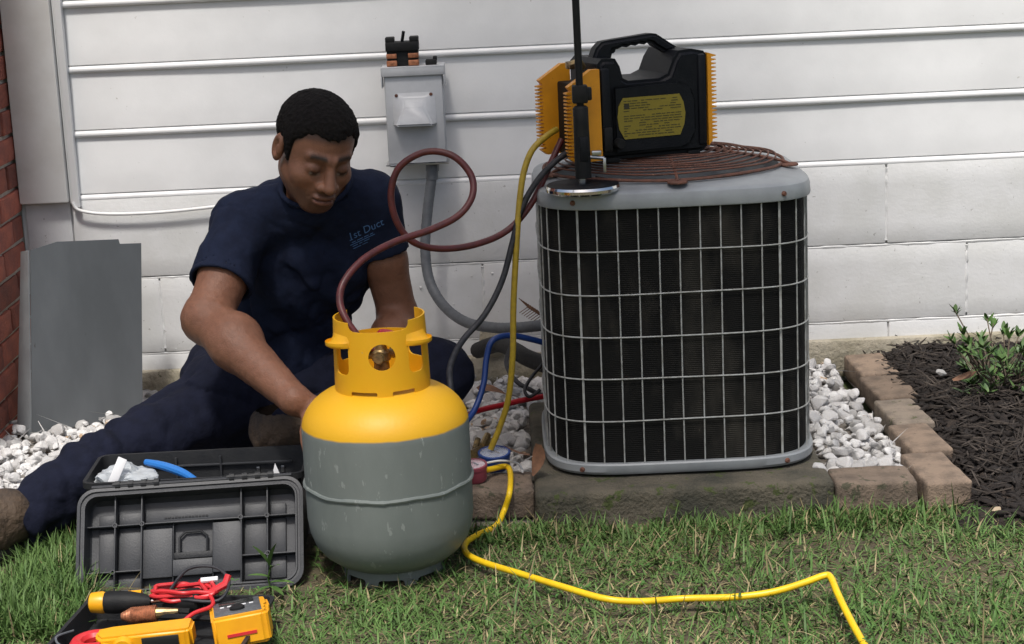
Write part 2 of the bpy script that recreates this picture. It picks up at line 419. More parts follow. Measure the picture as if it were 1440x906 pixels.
# brick return wall at the left
bw = thing('brick_wall', (-1.3, 4.3, 0), 'red brick wall with sandy mortar meeting the white corner board', 'wall', kind='structure')
bm = new(); add_box(bm, (-1.298, 4.427, .99), (.088, .640, 2.2)); build('mortar_joint', bm, M['mortar'], bw, smooth=0)
bme = []
for v in range(5):
    bm = new(); add_box(bm, (0, 0, 0), (.10, .199, .0585), bevel=.0035, seg=2)
    bmesh.ops.subdivide_edges(bm, edges=[e for e in bm.edges if e.calc_length() > .04], cuts=2, use_grid_fill=True)
    for q in bm.verts: q.co += Vector([random.uniform(-.0014, .0014) for _ in range(3)])
    me = bpy.data.meshes.new('brick'); bm.to_mesh(me); bm.free(); me.shade_smooth(); me.set_sharp_from_angle(angle=R(40)); me.materials.append(M['brick']); bme.append(me)
hb = new(); add_box(hb, (0, 0, 0), (.10, .094, .0585), bevel=.0035); hm = bpy.data.meshes.new('brick'); hb.to_mesh(hm); hb.free(); hm.materials.append(M['brick'])
def brick_at(me, y, z):
    o = bpy.data.objects.new('brick', me); COL.objects.link(o); o.parent = bw
    o.location = Vector((-1.296 + random.uniform(-.002, .002), y, z)) - OFF[bw.name]
    o.rotation_euler = (random.uniform(-.008, .008), 0, random.uniform(-.006, .006))
for c in range(31):
    z = .015 + c * .068; y = 4.715 - (.105 if c % 2 else 0)
    if c % 2: brick_at(hm, 4.715 - .047, z)
    if c % 2: brick_at(hm, 4.144, z)
    while y > 4.15:
        if y - .199 > 4.08: brick_at(random.choice(bme), y - .0995, z)
        y -= .2095

# edging pavers, pad
def paver(loc, size, rz, label, tilt=0, m=None, parts=None):
    bm = new(); add_box(bm, (0, 0, size[2] / 2), size, bevel=.007, seg=3)
    bmesh.ops.subdivide_edges(bm, edges=[e for e in bm.edges if e.calc_length() > .03], cuts=4, use_grid_fill=True)
    V = np.array([v.co[:] for v in bm.verts]) + np.array(loc)
    d = .0022 * vnoise(V, 45, 2) + .0028 * vnoise(V, 16, 9)
    for v, q in zip(bm.verts, d): v.co += v.co.normalized() * q
    o = build('edging_brick', bm, m or M['paver'], label=label, cat='brick', group='bricks edging the gravel and mulch beds')
    o.location = loc; o.rotation_euler = (tilt, random.uniform(-.02, .02), rz); return o
M['paver2'] = mat('grey brown paver', (.27, .22, .17), .9, (.17, .14, .11), 22, bump=.8, bscale=160, spots=((.10, .10, .05), 30, .6), bdist=.006)
M['paver3'] = mat('dark paver', (.20, .15, .11), .9, (.115, .088, .066), 20, bump=.8, bscale=150, spots=((.07, .065, .04), 30, .58), bdist=.006)
paver((.727, 3.647, 0), (.166, .115, .060), .0, 'wide brown edging brick lying across the front of the white gravel strip', m=M['paver3'])
paver((.868, 3.690, 0), (.094, .208, .058), .06, 'reddish corner edging brick end-on to the lawn beside the mulch', .015)
paver((.885, 3.908, .002), (.090, .208, .058), .05, 'tan edging brick second back from the lawn corner')
paver((.897, 4.124, .003), (.092, .208, .056), .04, 'greyish edging brick between two tan ones beside the mulch', m=M['paver2'])
paver((.910, 4.345, .003), (.098, .210, .058), .05, 'tan edging brick partly covered by mulch chips')
paver((.912, 4.570, .004), (.098, .212, .058), .03, 'edging brick lying against the foot of the block wall')
paver((-.062, 3.712, 0), (.180, .135, .062), -.01, 'brown edging brick between the gas cylinder and the concrete pad', m=M['paver3'])
bm = new(); add_box(bm, (.337, 3.965, .012), (.612, .73, .108), bevel=.014, seg=4)
bmesh.ops.subdivide_edges(bm, edges=[e for e in bm.edges if e.calc_length() > .05], cuts=9, use_grid_fill=True)
V = np.array([v.co[:] for v in bm.verts]); d = .006 * vnoise(V, 9, 2) + .004 * vnoise(V, 30, 5)
for v, q in zip(bm.verts, d): v.co += Vector((0, -q, q * .6))
centre(build('concrete_pad', bm, M['pad'], label='mossy dark concrete pad under the air conditioner', cat='pad'))

# ------------------------------------------------------------------ white gravel: the largest stones as objects, the rest joined
smesh = []
for v in range(16):
    bm = new(); sx, sy, sz = random.uniform(.8, 1.25), random.uniform(.75, 1.05), random.uniform(.5, .8)
    for _ in range(15):
        q = Vector((random.gauss(0, 1), random.gauss(0, 1), random.gauss(0, 1))).normalized() * random.uniform(.85, 1.1)
        bm.verts.new((q.x * sx, q.y * sy, q.z * sz))
    bmesh.ops.convex_hull(bm, input=bm.verts)
    bmesh.ops.delete(bm, geom=[q for q in bm.verts if not q.link_faces], context='VERTS')
    bmesh.ops.bevel(bm, geom=bm.edges[:], offset=.09, segments=1, affect='EDGES')
    bmesh.ops.triangulate(bm, faces=bm.faces[:])
    me = bpy.data.meshes.new('stone'); bm.to_mesh(me); bm.free(); me.materials.append(M['stone']); smesh.append(me)
stones = []
def free_of(x, y):
    if .015 < x < .665 and 3.58 < y < 4.34: return False     # pad
    if x > .835 or (x > .62 and y < 3.70): return False
    if -.17 < x < .045 and y < 3.79: return False            # left edging brick
    return True
def try_stone(x, y, layer):
    s = random.choice([.010, .014, .017, .020, .024, .028]) * random.uniform(.85, 1.1)
    if not free_of(x, y): return
    z = GZ - .010 + layer * .016 + random.uniform(-.004, .004)
    vis = (y < 4.75 and x < -.75 - (y - 4.0) * .0) or (x > .62) or (-.16 < x < .02 and y > 3.78)
    stones.append((x, y, z, s, vis))
for x0, x1, y0, y1, n in ((-1.24, .83, 3.66, 4.72, 3000),):
    g = int(math.sqrt(n * (y1 - y0) / (x1 - x0))); h = int(n / g)
    for i in range(h):
        for j in range(g):
            try_stone(x0 + (x1 - x0) * (i + random.random()) / h, y0 + (y1 - y0) * (j + random.random()) / g, 0)
            if random.random() < .33: try_stone(x0 + (x1 - x0) * (i + random.random()) / h, y0 + (y1 - y0) * (j + random.random()) / g, 1)
def score(s): return s[3] / (s[1]) * (1.25 if s[2] > GZ else 1) * (3 if s[4] else .1)
stones.sort(key=score, reverse=True)
rest_bm = new()
for k, (x, y, z, s, vis) in enumerate(stones):
    rot = (random.uniform(-.5, .5), random.uniform(-.5, .5), random.uniform(0, 6.28))
    me = random.choice(smesh)
    if k < 298:
        o = bpy.data.objects.new('stone', me); COL.objects.link(o); o.parent = gravel_bed
        o.location = (x, y, z); o.rotation_euler = rot; o.scale = (s, s, s)
    else:
        from mathutils import Euler
        n0 = len(rest_bm.verts); rest_bm.from_mesh(me); rest_bm.verts.ensure_lookup_table()
        mt = Matrix.LocRotScale(Vector((x, y, z)), Euler(rot), Vector((s, s, s)))
        for v in rest_bm.verts[n0:]: v.co = mt @ v.co
me = bpy.data.meshes.new('gravel'); rest_bm.to_mesh(me); rest_bm.free()
a = me.color_attributes.new('tint', 'FLOAT_COLOR', 'POINT')
M['stonemix'] = mat('white gravel', (.72, .71, .69), .85, (.42, .41, .40), 33, bump=.5, bscale=120, spots=((.42, .29, .18), 15, .62))
gr = mesh_obj('gravel', me, M['stonemix'], gravel_bed, kind='stuff')
me.color_attributes.remove(me.color_attributes[0])

# ------------------------------------------------------------------ mulch chips
def chips(n, x0, x1, y0, y1, zf, lmin, lmax, wmin, wmax, keep=None):
    x = rng.uniform(x0, x1, n); y = rng.uniform(y0, y1, n)
    if keep is not None: k = keep(x, y); x, y = x[k], y[k]; n = len(x)
    z = zf(np.c_[x, y, np.zeros(n)]) + rng.uniform(0, .012, n)
    a = rng.uniform(0, 2 * math.pi, n); t = rng.normal(0, .28, n); L = rng.uniform(lmin, lmax, n) * rng.uniform(.4, 1, n); W = rng.uniform(wmin, wmax, n); T = W * .45
    d = np.c_[np.cos(a) * np.cos(t), np.sin(a) * np.cos(t), np.sin(t)]; s = np.c_[-np.sin(a), np.cos(a), rng.normal(0, .35, n)]
    u = np.cross(d, s); c = np.c_[x, y, z]; V = []
    for su in (-1, 1):
        for (sd_, ss) in ((-1, -.45), (-.55, -1), (.6, -.8), (1, .2), (.3, 1), (-.8, .6)):
            V.append(c + d * (sd_ * L / 2)[:, None] + s * (ss * W / 2)[:, None] + u * (su * T / 2)[:, None])
    V = np.stack(V, 1).reshape(-1, 3); b = (np.arange(n) * 12)[:, None]
    F4 = []
    for i in range(6): j = (i + 1) % 6; F4.append(np.c_[b + i, b + j, b + j + 6, b + i + 6])
    F4 += [np.c_[b + 6, b + 7, b + 8, b + 11], np.c_[b + 8, b + 9, b + 10, b + 11]]
    return V, np.concatenate(F4)
M['mulch'] = mat('black bark mulch', (.014, .010, .008), .9, (.030, .021, .016), 55, bump=.5, bscale=160, lo=.45, hi=.75, spots=((.13, .10, .075), 26, .69))
V, F = chips(9000, .90, 2.2, 3.36, 4.70, mulch_z, .025, .085, .004, .012, keep=lambda x, y: (y > 3.45) & (x > .935 + .02 * np.sin(y * 31) - .07 * (y > 4.32)))
mesh_obj('mulch', np_mesh('mulch', V, F), M['mulch'], kind='stuff')
V, F = chips(2600, .90, 2.2, 3.46, 4.70, lambda p: mulch_z(p) + .010, .03, .12, .0018, .005, keep=lambda x, y: (x > .945 + .02 * np.sin(y * 31) - .07 * (y > 4.32)))
M['fibre'] = mat('bark fibre', (.028, .021, .016), .9, (.085, .068, .055), 24, lo=.45, hi=.7)
mesh_obj('mulch_fibre', np_mesh('mulch_fibre', V, F), M['fibre'], kind='stuff')

# ------------------------------------------------------------------ air conditioner
CX, CY, A = .347, 3.972, .283
def sq(t, a, n=4.6):
    c, s = math.cos(t), math.sin(t)
    return (a * math.copysign(abs(c) ** (2 / n), c), a * math.copysign(abs(s) ** (2 / n), s))
def loop(a, n=4.6, N=192):
    """points of a rounded square, evenly spaced along its outline, starting at the +x side"""
    P = [Vector(sq(2 * math.pi * i / 2400, a, n)) for i in range(2400)]
    d = [0]
    for i in range(2400): d.append(d[-1] + (P[(i + 1) % 2400] - P[i]).length)
    out = []; j = 0
    for k in range(N):
        t = d[-1] * k / N
        while d[j + 1] < t: j += 1
        f = (t - d[j]) / max(d[j + 1] - d[j], 1e-9)
        out.append(P[j].lerp(P[(j + 1) % 2400], f))
    return out
def ring_skin(bm, levels, N=192):
    """levels: list of (half width, z) rounded-square rings joined into one skin"""
    rs = [[bm.verts.new((CX + q.x, CY + q.y, z)) for q in loop(a, N=N)] for a, z in levels]
    for P, Q in zip(rs, rs[1:]):
        for i in range(N): bm.faces.new((P[i], P[(i + 1) % N], Q[(i + 1) % N], Q[i]))
    return rs
ac = thing('air_conditioner', (CX, CY, .066), 'grey outdoor air conditioner with a wire guard and rusty round fan grille on top', 'air conditioner')
bm = new(); rs = ring_skin(bm, [(.15, .072), (.268, .070), (.286, .072), (.290, .078), (.290, .092), (.287, .095), (.262, .0942)])
bm.faces.new(rs[0][::-1]); build('base_pan', bm, M['acmetal'], ac)
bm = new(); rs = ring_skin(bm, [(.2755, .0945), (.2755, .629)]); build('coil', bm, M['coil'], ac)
bm = new()   # coil fins seen through the guard: thin stacked rows
for k in range(128):
    z = .097 + k * .0042
    ring_skin(bm, [(.2750, z), (.2767, z + .0006), (.2767, z + .0022), (.2750, z + .0028)], N=96)
for i in range(48):
    pass
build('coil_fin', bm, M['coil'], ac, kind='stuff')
bm = new(); N = 192
rs = ring_skin(bm, [(.262, .6295), (.283, .6285), (.2895, .6305), (.2905, .634), (.2895, .651), (.2865, .660), (.281, .6645), (.272, .667)])
prev = rs[-1]; ref = loop(A)
for rr, z in ((.255, .674), (.248, .676), (.243, .672), (.242, .60)):
    ringv = []
    for q in ref:
        d = q.normalized() * rr; ringv.append(bm.verts.new((CX + d.x, CY + d.y, z)))
    for i in range(N): bm.faces.new((prev[i], prev[(i + 1) % N], ringv[(i + 1) % N], ringv[i]))
    prev = ringv
build('top_cover', bm, M['acmetal'], ac, smooth=30)
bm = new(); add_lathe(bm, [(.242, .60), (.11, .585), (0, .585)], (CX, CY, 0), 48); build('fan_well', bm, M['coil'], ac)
bm = new(); add_lathe(bm, [(0, .635), (.045, .635), (.05, .63), (.05, .59), (0, .59)], (CX, CY, 0), 24)
for k in range(4):
    a = k * math.pi / 2 + .5
    add_box(bm, (CX + math.cos(a) * .13, CY + math.sin(a) * .13, .615), (.19, .09, .004), rot=Matrix.Rotation(a, 3, 'Z') @ Matrix.Rotation(.4, 3, 'X'))
build('fan', bm, M['blackm'], ac)
dome = lambda r: .688 + .030 * (1 - (r / .258) ** 2)
for k in range(13):
    r = .258 - k * .0158; z = dome(r) if k else .681
    bm = new(); add_tube(bm, [(CX - .006 + r * math.cos(t), CY + r * math.sin(t), z + .0012 * math.sin(5 * t + k)) for t in [2 * math.pi * i / 80 for i in range(80)]], 0.0021 if k else .0034, 6, closed=True)
    build('guard_ring', bm, M['rust'], ac)
for a in (270, 342, 54, 126, 198):
    t = R(a); bm = new()
    pts = [(CX + r * math.cos(t), CY + r * math.sin(t), dome(r) - .004) for r in [.055 + .2 * i / 8 for i in range(9)]] + [(CX + .268 * math.cos(t), CY + .268 * math.sin(t), .679)]
    add_tube(bm, pts, .0036, 6)
    add_lathe(bm, [(0, .003), (.018, .003), (.021, .001), (.021, -.002), (0, -.002)], (CX + .266 * math.cos(t), CY + .266 * math.sin(t), .6775), 14)
    build('guard_spoke', bm, M['rust'], ac)
bm = new(); add_lathe(bm, [(0, .0), (.062, 0), (.064, -.003), (.062, -.006), (0, -.006)], (CX, CY, .718), 30); build('motor_plate', bm, M['rust'], ac)
out = loop(A + .001, N=960)
def at_s(i): q = out[i % 960]; return CX + q.x, CY + q.y
for k, z in enumerate((.186, .275, .364, .453, .542)):
    bm = new(); add_tube(bm, [(CX + q.x * 1.004, CY + q.y * 1.004, z + .0009 * math.sin(i * .11 + k * 2)) for i, q in enumerate(loop(A, N=160))], .0016, 6, closed=True)
    build('guard_wire', bm, M['wire'], ac)
per = sum((out[i] - out[i - 1]).length for i in range(960)); nv = 48
for k in range(nv):
    i = int(round(720 + k * 960 / nv + .5 * 0)); x, y = at_s(i)
    if i % 960 in (620, 820, 140, 340): continue
    q = out[i % 960].normalized(); off = -.0022
    x += q.x * off; y += q.y * off
    bm = new(); r = .0016
    j = random.uniform(-.0012, .0012)
    add_tube(bm, [(x, y, .09), (x + j, y, .25), (x + j * .4, y, .45), (x, y, .635)], r, 6)
    build('guard_wire', bm, M['wire'], ac)
for i in (620, 820, 140, 340):     # corner posts with their screws
    x, y = at_s(i); q = out[i].normalized()
    bm = new(); add_box(bm, (x - q.x * .006, y - q.y * .006, .363), (.0045, .0045, .545)); build('corner_post', bm, M['wire'], ac)
    for z in (.645, .083):
        bm = new(); d = Vector((q.x, q.y, 0)).to_track_quat('Z', 'Y').to_matrix().to_4x4()
        add_lathe(bm, [(0, .006), (.004, .006), (.0055, .003), (.0055, 0)], None, 10, Matrix.Translation((x + q.x * .006, y + q.y * .006, z)) @ d)
        build('screw', bm, M['rust'], ac)

# ------------------------------------------------------------------ recovery machine on the fan grille
TH = R(20); mo = Vector((.199, 3.790, .715))
ex = Vector((math.cos(TH), math.sin(TH), 0)); ey = Vector((-math.sin(TH), math.cos(TH), 0)); ez = Vector((0, 0, 1))
def mx(u, v, z): return mo + ex * u + ey * v + ez * z
XF = lambda v: Matrix(((ex.x, ez.x, ey.x, (mo + ey * v).x), (ex.y, ez.y, ey.y, (mo + ey * v).y), (ex.z, ez.z, ey.z, (mo + ey * v).z), (0, 0, 0, 1)))   # (u, z, depth) -> world
rm = thing('recovery_machine', mo, 'black and yellow portable recovery machine with a carry handle standing on the fan grille', 'machine')
body = [(.002, .006), (.010, 0), (.235, 0), (.247, .010), (.250, .20), (.243, .210), (.215, .216), (.185, .214), (.172, .196), (.160, .168), (.140, .160), (.070, .160), (.058, .166), (.052, .190), (.042, .207), (.012, .208), (.002, .198)]
bm = new(); add_prism(bm, body, 0, .165, XF(0)); bmesh.ops.recalc_face_normals(bm, faces=bm.faces)
es = [e for e in bm.edges if e.is_manifold and e.calc_face_angle() > R(60)]
bmesh.ops.bevel(bm, geom=es, offset=.010, segments=3, affect='EDGES', clamp_overlap=True)
build('housing', bm, M['black'], rm)
bm = new()   # raised shoulders of the moulded front
for poly in ([(.028, .012), (.028, .152), (.175, .155), (.205, .14), (.215, .11), (.215, .045), (.2, .02), (.18, .012)],):
    add_prism(bm, poly, 0, .010, XF(-.009)); bmesh.ops.recalc_face_normals(bm, faces=bm.faces)
    bmesh.ops.bevel(bm, geom=[e for e in bm.edges if e.calc_face_angle(0) > R(20)], offset=.005, segments=2, affect='EDGES', clamp_overlap=True)
rot = Matrix((ex, ey, ez)).transposed()
add_box(bm, mx(.012, -.003, .10), (.020, .012, .18), rot, .005)
add_box(bm, mx(.232, -.001, .11), (.018, .010, .19), rot, .005)
build('front_moulding', bm, M['black'], rm)
bm = new()
hp = [(.020, .206), (.034, .231), (.046, .238), (.150, .2475), (.166, .243), (.200, .214)]
def strip(bm, top, th, v0, v1):
    lo = [(u, z - th) for u, z in top]
    add_prism(bm, top + lo[::-1], 0, v1 - v0, XF(v0))
strip(bm, [(.018, .200), (.032, .236), (.044, .240)], .0, .05, .09) if False else None
poly = [(.010, .198), (.022, .226), (.036, .239), (.050, .241), (.148, .2495), (.160, .248), (.212, .214), (.180, .208), (.156, .222), (.150, .228), (.140, .231), (.132, .227), (.122, .230), (.112, .226), (.102, .228), (.092, .224), (.082, .226), (.072, .222), (.060, .220), (.056, .205), (.048, .190)]
add_prism(bm, poly, 0, .038, XF(.055)); bmesh.ops.recalc_face_normals(bm, faces=bm.faces)
bmesh.ops.bevel(bm, geom=[e for e in bm.edges if e.calc_face_angle(0) > R(60)], offset=.007, segments=3, affect='EDGES', clamp_overlap=True)
build('handle', bm, M['black'], rm)
def label_poly(s=1):
    c = (.112, .085); p = [(.078, .052), (.068, .088), (.078, .120), (.186, .120), (.198, .086), (.186, .050)]
    top = [(.080, .124), (.135, .126), (.186, .124)]; 
    L = [(.050, .042), (.038, .064), (.035, .088), (.038, .110), (.048, .127), (.176, .127), (.185, .110), (.189, .086), (.186, .064), (.176, .042)]
    return [(c[0] + (u - c[0]) * s, c[1] + (z - c[1]) * s) for u, z in L]
bm = new(); add_prism(bm, label_poly(), 0, .0016, XF(-.0105)); lb = build('label_plate', bm, M['olive'], rm)
M['print'] = mat('dark print', (.035, .03, .012), .6)
bm = new(); random.seed(3)
for k in range(15):                       # the label's small print, too fine to read
    z = .120 - k * .0051; u = .049
    while u < .172:
        L = random.uniform(.004, .016)
        if random.random() < .78 and not (k in (5,) ): add_box(bm, mx(min(u + L / 2, .174), -.0107, z), (L, .0006, .0014), rot)
        u += L + .0022
add_box(bm, mx(.056, -.0107, .110), (.011, .0006, .011), rot)
build('label_print', bm, M['print'], lb, smooth=0)
def saw(teeth, z0, z1, u_in, u_out, depth):
    """outline with teeth along its outer edge"""
    p = []
    for i in range(teeth):
        a = z0 + (z1 - z0) * i / teeth; d = (z1 - z0) / teeth
        p += [(u_out, a + d * .15), (u_out, a + d * .55), (u_out + depth, a + d * .75), (u_out + depth, a + d * .98)]
    return p
for v, zz, uo in ((-.014, 0, 0), (.115, .006, -.012)):        # finned bumper plates standing off the left end
    pts = saw(19, .010, .150, 0, -.078, .011)
    poly = [(-.002, .004), (-.060, .002)] + [(u + max(0, (.03 - z)) * .3, z) for u, z in pts] + [(-.074, .158), (-.066, .163), (-.022, .190), (-.004, .190)]
    bm = new(); add_prism(bm, [(u + uo, z + zz) for u, z in poly], 0, .017, XF(v))
    bmesh.ops.recalc_face_normals(bm, faces=bm.faces)
    build('bumper_plate', bm, M['yellow'], rm, smooth=20)
bm = new(); add_box(bm, mx(-.020, .075, .085), (.05, .12, .15), rot, .004); add_box(bm, mx(-.036, .06, .10), (.03, .03, .05), rot, .004); build('connection_panel', bm, M['blackm'], rm)
bm = new(); add_box(bm, mx(-.045, .045, .075), (.014, .016, .030), rot, .003); build('blue_knob', bm, M['hoseblue'], rm)
bm = new(); add_tube(bm, [mx(-.01, .06, .19), mx(-.02, .05, .203), mx(-.045, .05, .196)], .008, 8); add_box(bm, mx(-.03, .06, .196), (.03, .02, .016), rot, .003); build('hose_port', bm, M['brass'], rm)
bm = new()   # strap slot in the near plate
add_prism(bm, [(-.056, .004), (-.050, .030), (-.046, .044), (-.041, .044), (-.036, .020), (-.030, .004)], 0, .003, XF(-.0165)); build('plate_slot', bm, M['black'], rm)
pts = saw(22, .020, .200, 0, .262, -.009)
poly = [(.250, .012)] + [(.262 - (q - .262), z) if False else (2 * .262 - u - .004, z) for u, z in pts] + [(.252, .208)]
poly = [(.249, .012)] + [(u, z) for u, z in [(.258 if i % 4 < 2 else .269, z) for i, (u, z) in enumerate(pts)]] + [(.249, .206)]
for v in (.004, .045, .086, .127):
    bm = new(); add_prism(bm, poly, 0, .026, XF(v)); bmesh.ops.recalc_face_normals(bm, faces=bm.faces)
    build('end_fin', bm, M['yellow'], rm, smooth=20)
for u in (.03, .215):
    for v in (.02, .14): bm = new(); add_box(bm, mx(u, v, -.001), (.03, .03, .012), rot, .003); build('foot', bm, M['blackm'], rm)
bm = new(); add_box(bm, mx(.012, -.006, .045), (.02, .02, .05), rot, .004); add_lathe(bm, [(0, .02), (.009, .02), (.011, .015), (.011, 0)], None, 14, Matrix.Translation(mx(.035, -.006, .035)) @ rot.to_4x4() @ Matrix.Rotation(R(90), 4, 'X')); build('side_knob', bm, M['blackm'], rm)

# ------------------------------------------------------------------ black pole with a chrome foot on the front edge of the cover
px, py = .156, 3.722
sp = thing('pole_stand', (px, py, .668), 'thin black upright pole on a round chrome foot before the recovery machine', 'stand')
bm = new(); add_lathe(bm, [(0, -.004), (.070, -.004), (.0755, 0), (.0762, .006), (.074, .011), (.0, .0125)], (px, py, .668), 48); build('magnet_foot', bm, M['chrome'], sp, smooth=25)
bm = new(); add_lathe(bm, [(.0735, .0116), (.071, .0134), (0, .0148)], (px, py, .668), 40); build('foot_top', bm, M['black'], sp)
bm = new(); add_lathe(bm, [(.006, .012), (.006, .030), (.010, .030), (.010, .022), (.0, .022)], (px, py, .668), 16)
bm2 = new(); add_lathe(bm2, [(0, .012), (.0075, .012), (.0075, .024), (.010, .024), (.010, .030), (0, .030)], (px, py, .668), 8); bm.free(); build('stud', bm2, M['chrome'], sp, smooth=20)
lean = lambda z: (px + .002 - (z - .7) * .008, py, z)
bm = new(); add_tube(bm, [lean(.692), lean(.74), lean(.80), lean(.834), lean(.835), lean(.838)], .015, 16, radii=[.0165, .0165, .0155, .0155, .015, .012]); build('sleeve', bm, M['blackm'], sp)
bm = new(); add_tube(bm, [lean(.82), lean(1.6)], .0075, 14); build('tube', bm, M['blackm'], sp)
bm = new(); x, y, z = lean(.862); add_box(bm, (x, y, z), (.031, .028, .036), bevel=.003); add_box(bm, (x + .018, y, z), (.012, .018, .026), bevel=.003); build('clamp', bm, M['blackm'], sp)
bm = new(); add_tube(bm, [(px + .012, py, .735), (px + .045, py + .004, .730)], .004, 8); add_box(bm, (px + .030, py, .742), (.02, .012, .010), bevel=.002); add_box(bm, (px + .046, py + .002, .716), (.006, .006, .030), bevel=.001); build('side_bolt', bm, M['steel'], sp)
bm = new(); x, y, z = lean(.752); add_box(bm, (x + .003, y - .012, z), (.018, .012, .05), bevel=.003); build('catch', bm, M['black'], sp)

# ------------------------------------------------------------------ disconnect box and what stands on it
db = thing('disconnect_box', (-.218, 4.70, .62), 'light grey electrical disconnect box with a hooded cover screwed to the siding', 'electrical box')
bm = new(); add_box(bm, (-.218, 4.665, .738), (.146, .08, .238), bevel=.002); build('back_box', bm, M['boxgrey'], db)
bm = new(); add_box(bm, (-.218, 4.622, .730), (.142, .006, .218), bevel=.0015); build('cover', bm, M['boxgrey'], db)
bm = new(); add_box(bm, (-.218, 4.660, .8595), (.158, .096, .005), bevel=.001); add_box(bm, (-.218, 4.614, .849), (.158, .004, .020), bevel=.001)
for s in (-1, 1): add_box(bm, (-.218 + s * .078, 4.636, .835), (.003, .048, .048), bevel=.0008)
build('rain_lid', bm, M['boxgrey'], db)
bm = new()   # hood pressed out of the cover: flat back outline, narrower raised front that leans out downwards
bo = [(-.052, .040), (.052, .040), (.054, -.030), (.054, -.044), (-.054, -.044), (-.054, -.030)]
fo = [(-.026, .026), (.026, .026), (.027, .004), (.047, -.040), (-.047, -.040), (-.027, .004)]
c = (-.219, 4.6185, .757); dep = [-.009, -.009, .012, .026, .026, .012]
b0 = [bm.verts.new((c[0] + u, c[1], c[2] + z)) for u, z in bo]
f0 = [bm.verts.new((c[0] + u, c[1] - d - .012, c[2] + z)) for (u, z), d in zip(fo, dep)]
for i in range(6): bm.faces.new((b0[i], b0[(i + 1) % 6], f0[(i + 1) % 6], f0[i]))
bm.faces.new((f0[0], f0[1], f0[2], f0[5])); bm.faces.new((f0[5], f0[2], f0[3], f0[4]))
bmesh.ops.bevel(bm, geom=[e for e in bm.edges if not e.is_boundary], offset=.005, segments=3, affect='EDGES', clamp_overlap=True)
build('hood', bm, M['boxgrey'], db, smooth=60)
for s in (-1, 1):
    bm = new(); add_lathe(bm, [(0, .003), (.0035, .003), (.0045, 0)], None, 10, Matrix.Translation((c[0] + s * .043, 4.617, c[2] + .034)) @ Matrix.Rotation(R(90), 4, 'X')); build('screw', bm, M['rust'], db)
bm = new(); add_box(bm, (-.218, 4.652, .6175), (.158, .085, .003)); add_box(bm, (-.272, 4.615, .617), (.03, .012, .006), bevel=.001); build('bottom_flange', bm, M['steel'], db)
fb = thing('fuse_block', (-.242, 4.655, .862), 'black and copper fuse pull-out block lying on top of the grey box', 'fuse block')
bm = new(); add_box(bm, (-.242, 4.652, .911), (.082, .06, .022), bevel=.002)
for s in (-1, 1): add_box(bm, (-.242 + s * .030, 4.650, .927), (.022, .045, .014), bevel=.002)
build('housing', bm, M['blackm'], fb)
for s in (-1, 1):
    bm = new(); add_box(bm, (-.242 + s * .027, 4.640, .888), (.026, .03, .012), bevel=.002); add_box(bm, (-.242 + s * .027, 4.640, .870), (.026, .034, .014), bevel=.002); build('fuse_clip', bm, M['copper'], fb)
bm = new(); add_box(bm, (-.242, 4.655, .882), (.078, .05, .038), bevel=.002); build('base', bm, M['blackm'], fb)
bm = new(); add_tube(bm, [(-.242, 4.64, .920), (-.236, 4.635, .948)], .004, 8); build('pull_tab', bm, M['black'], fb)
bm = new(); add_box(bm, (-.172, 4.645, .869), (.028, .03, .014), bevel=.003); add_box(bm, (-.162, 4.645, .877), (.010, .02, .012), bevel=.002)
centre(build('plug', bm, M['blackm'], label='small black plug on the right of the grey box lid', cat='plug'))

# ------------------------------------------------------------------ photograph measurements: a sight line met with a plane at a known distance or height
def P(px, py, y=None, z=None, x=None):
    d = fwd + right * ((px - 720) / 2600) - up * ((py - 453) / 2600)
    t = y / d.y if y is not None else ((z - CAM_H) / d.z if z is not None else x / d.x)
    return Vector((0, 0, CAM_H)) + d * t

# ------------------------------------------------------------------ refrigerant cylinder
GX, GY = -.249, 3.388
gc = thing('gas_cylinder', (GX, GY, 0), 'grey refrigerant cylinder with a yellow shoulder and collar standing on the grass', 'gas cylinder')
M['cyl'] = mat('grey green paint', (.165, .185, .172), .5, (.14, .158, .147), 9, bump=.12, bscale=120, spots=((.33, .36, .33), 30, .665), spots2=((.225, .245, .228), 62, .665), stretch=(1, 1, .4), bdist=.004)
M['cyly'] = mat('yellow paint', (.74, .395, .010), .42, (.74, .36, .010), 8, bump=.06, bscale=90, spots=((.25, .14, .04), 34, .70), spots2=((.45, .36, .16), 75, .72), bdist=.004)
nt = M['cyl'].node_tree; N_, L_ = nt.nodes, nt.links       # sprayed paint edge: yellow above, grey below
tcn = N_.new('ShaderNodeTexCoord'); sx = N_.new('ShaderNodeSeparateXYZ'); L_.new(tcn.outputs['Object'], sx.inputs[0])
nz = N_.new('ShaderNodeTexNoise'); nz.inputs['Scale'].default_value = 26; L_.new(tcn.outputs['Object'], nz.inputs[0])
ma = N_.new('ShaderNodeMath'); ma.operation = 'MULTIPLY_ADD'; ma.inputs[1].default_value = .004; L_.new(nz.outputs['Fac'], ma.inputs[0]); L_.new(sx.outputs[2], ma.inputs[2])
mr = N_.new('ShaderNodeMapRange'); mr.inputs['From Min'].default_value = .2955; mr.inputs['From Max'].default_value = .2992; L_.new(ma.outputs[0], mr.inputs['Value'])
bs = N_['Principled BSDF']; old = bs.inputs['Base Color'].links[0].from_socket
mxn = N_.new('ShaderNodeMix'); mxn.data_type = 'RGBA'; L_.new(mr.outputs[0], mxn.inputs[0]); L_.new(old, mxn.inputs[6]); mxn.inputs[7].default_value = (.74, .395, .010, 1)
L_.new(mxn.outputs[2], bs.inputs['Base Color'])
prof_c = [(0, .014), (.06, .014), (.090, .019), (.113, .029), (.133, .045), (.147, .064), (.1555, .088), (.159, .115), (.159, .166), (.159, .285)]
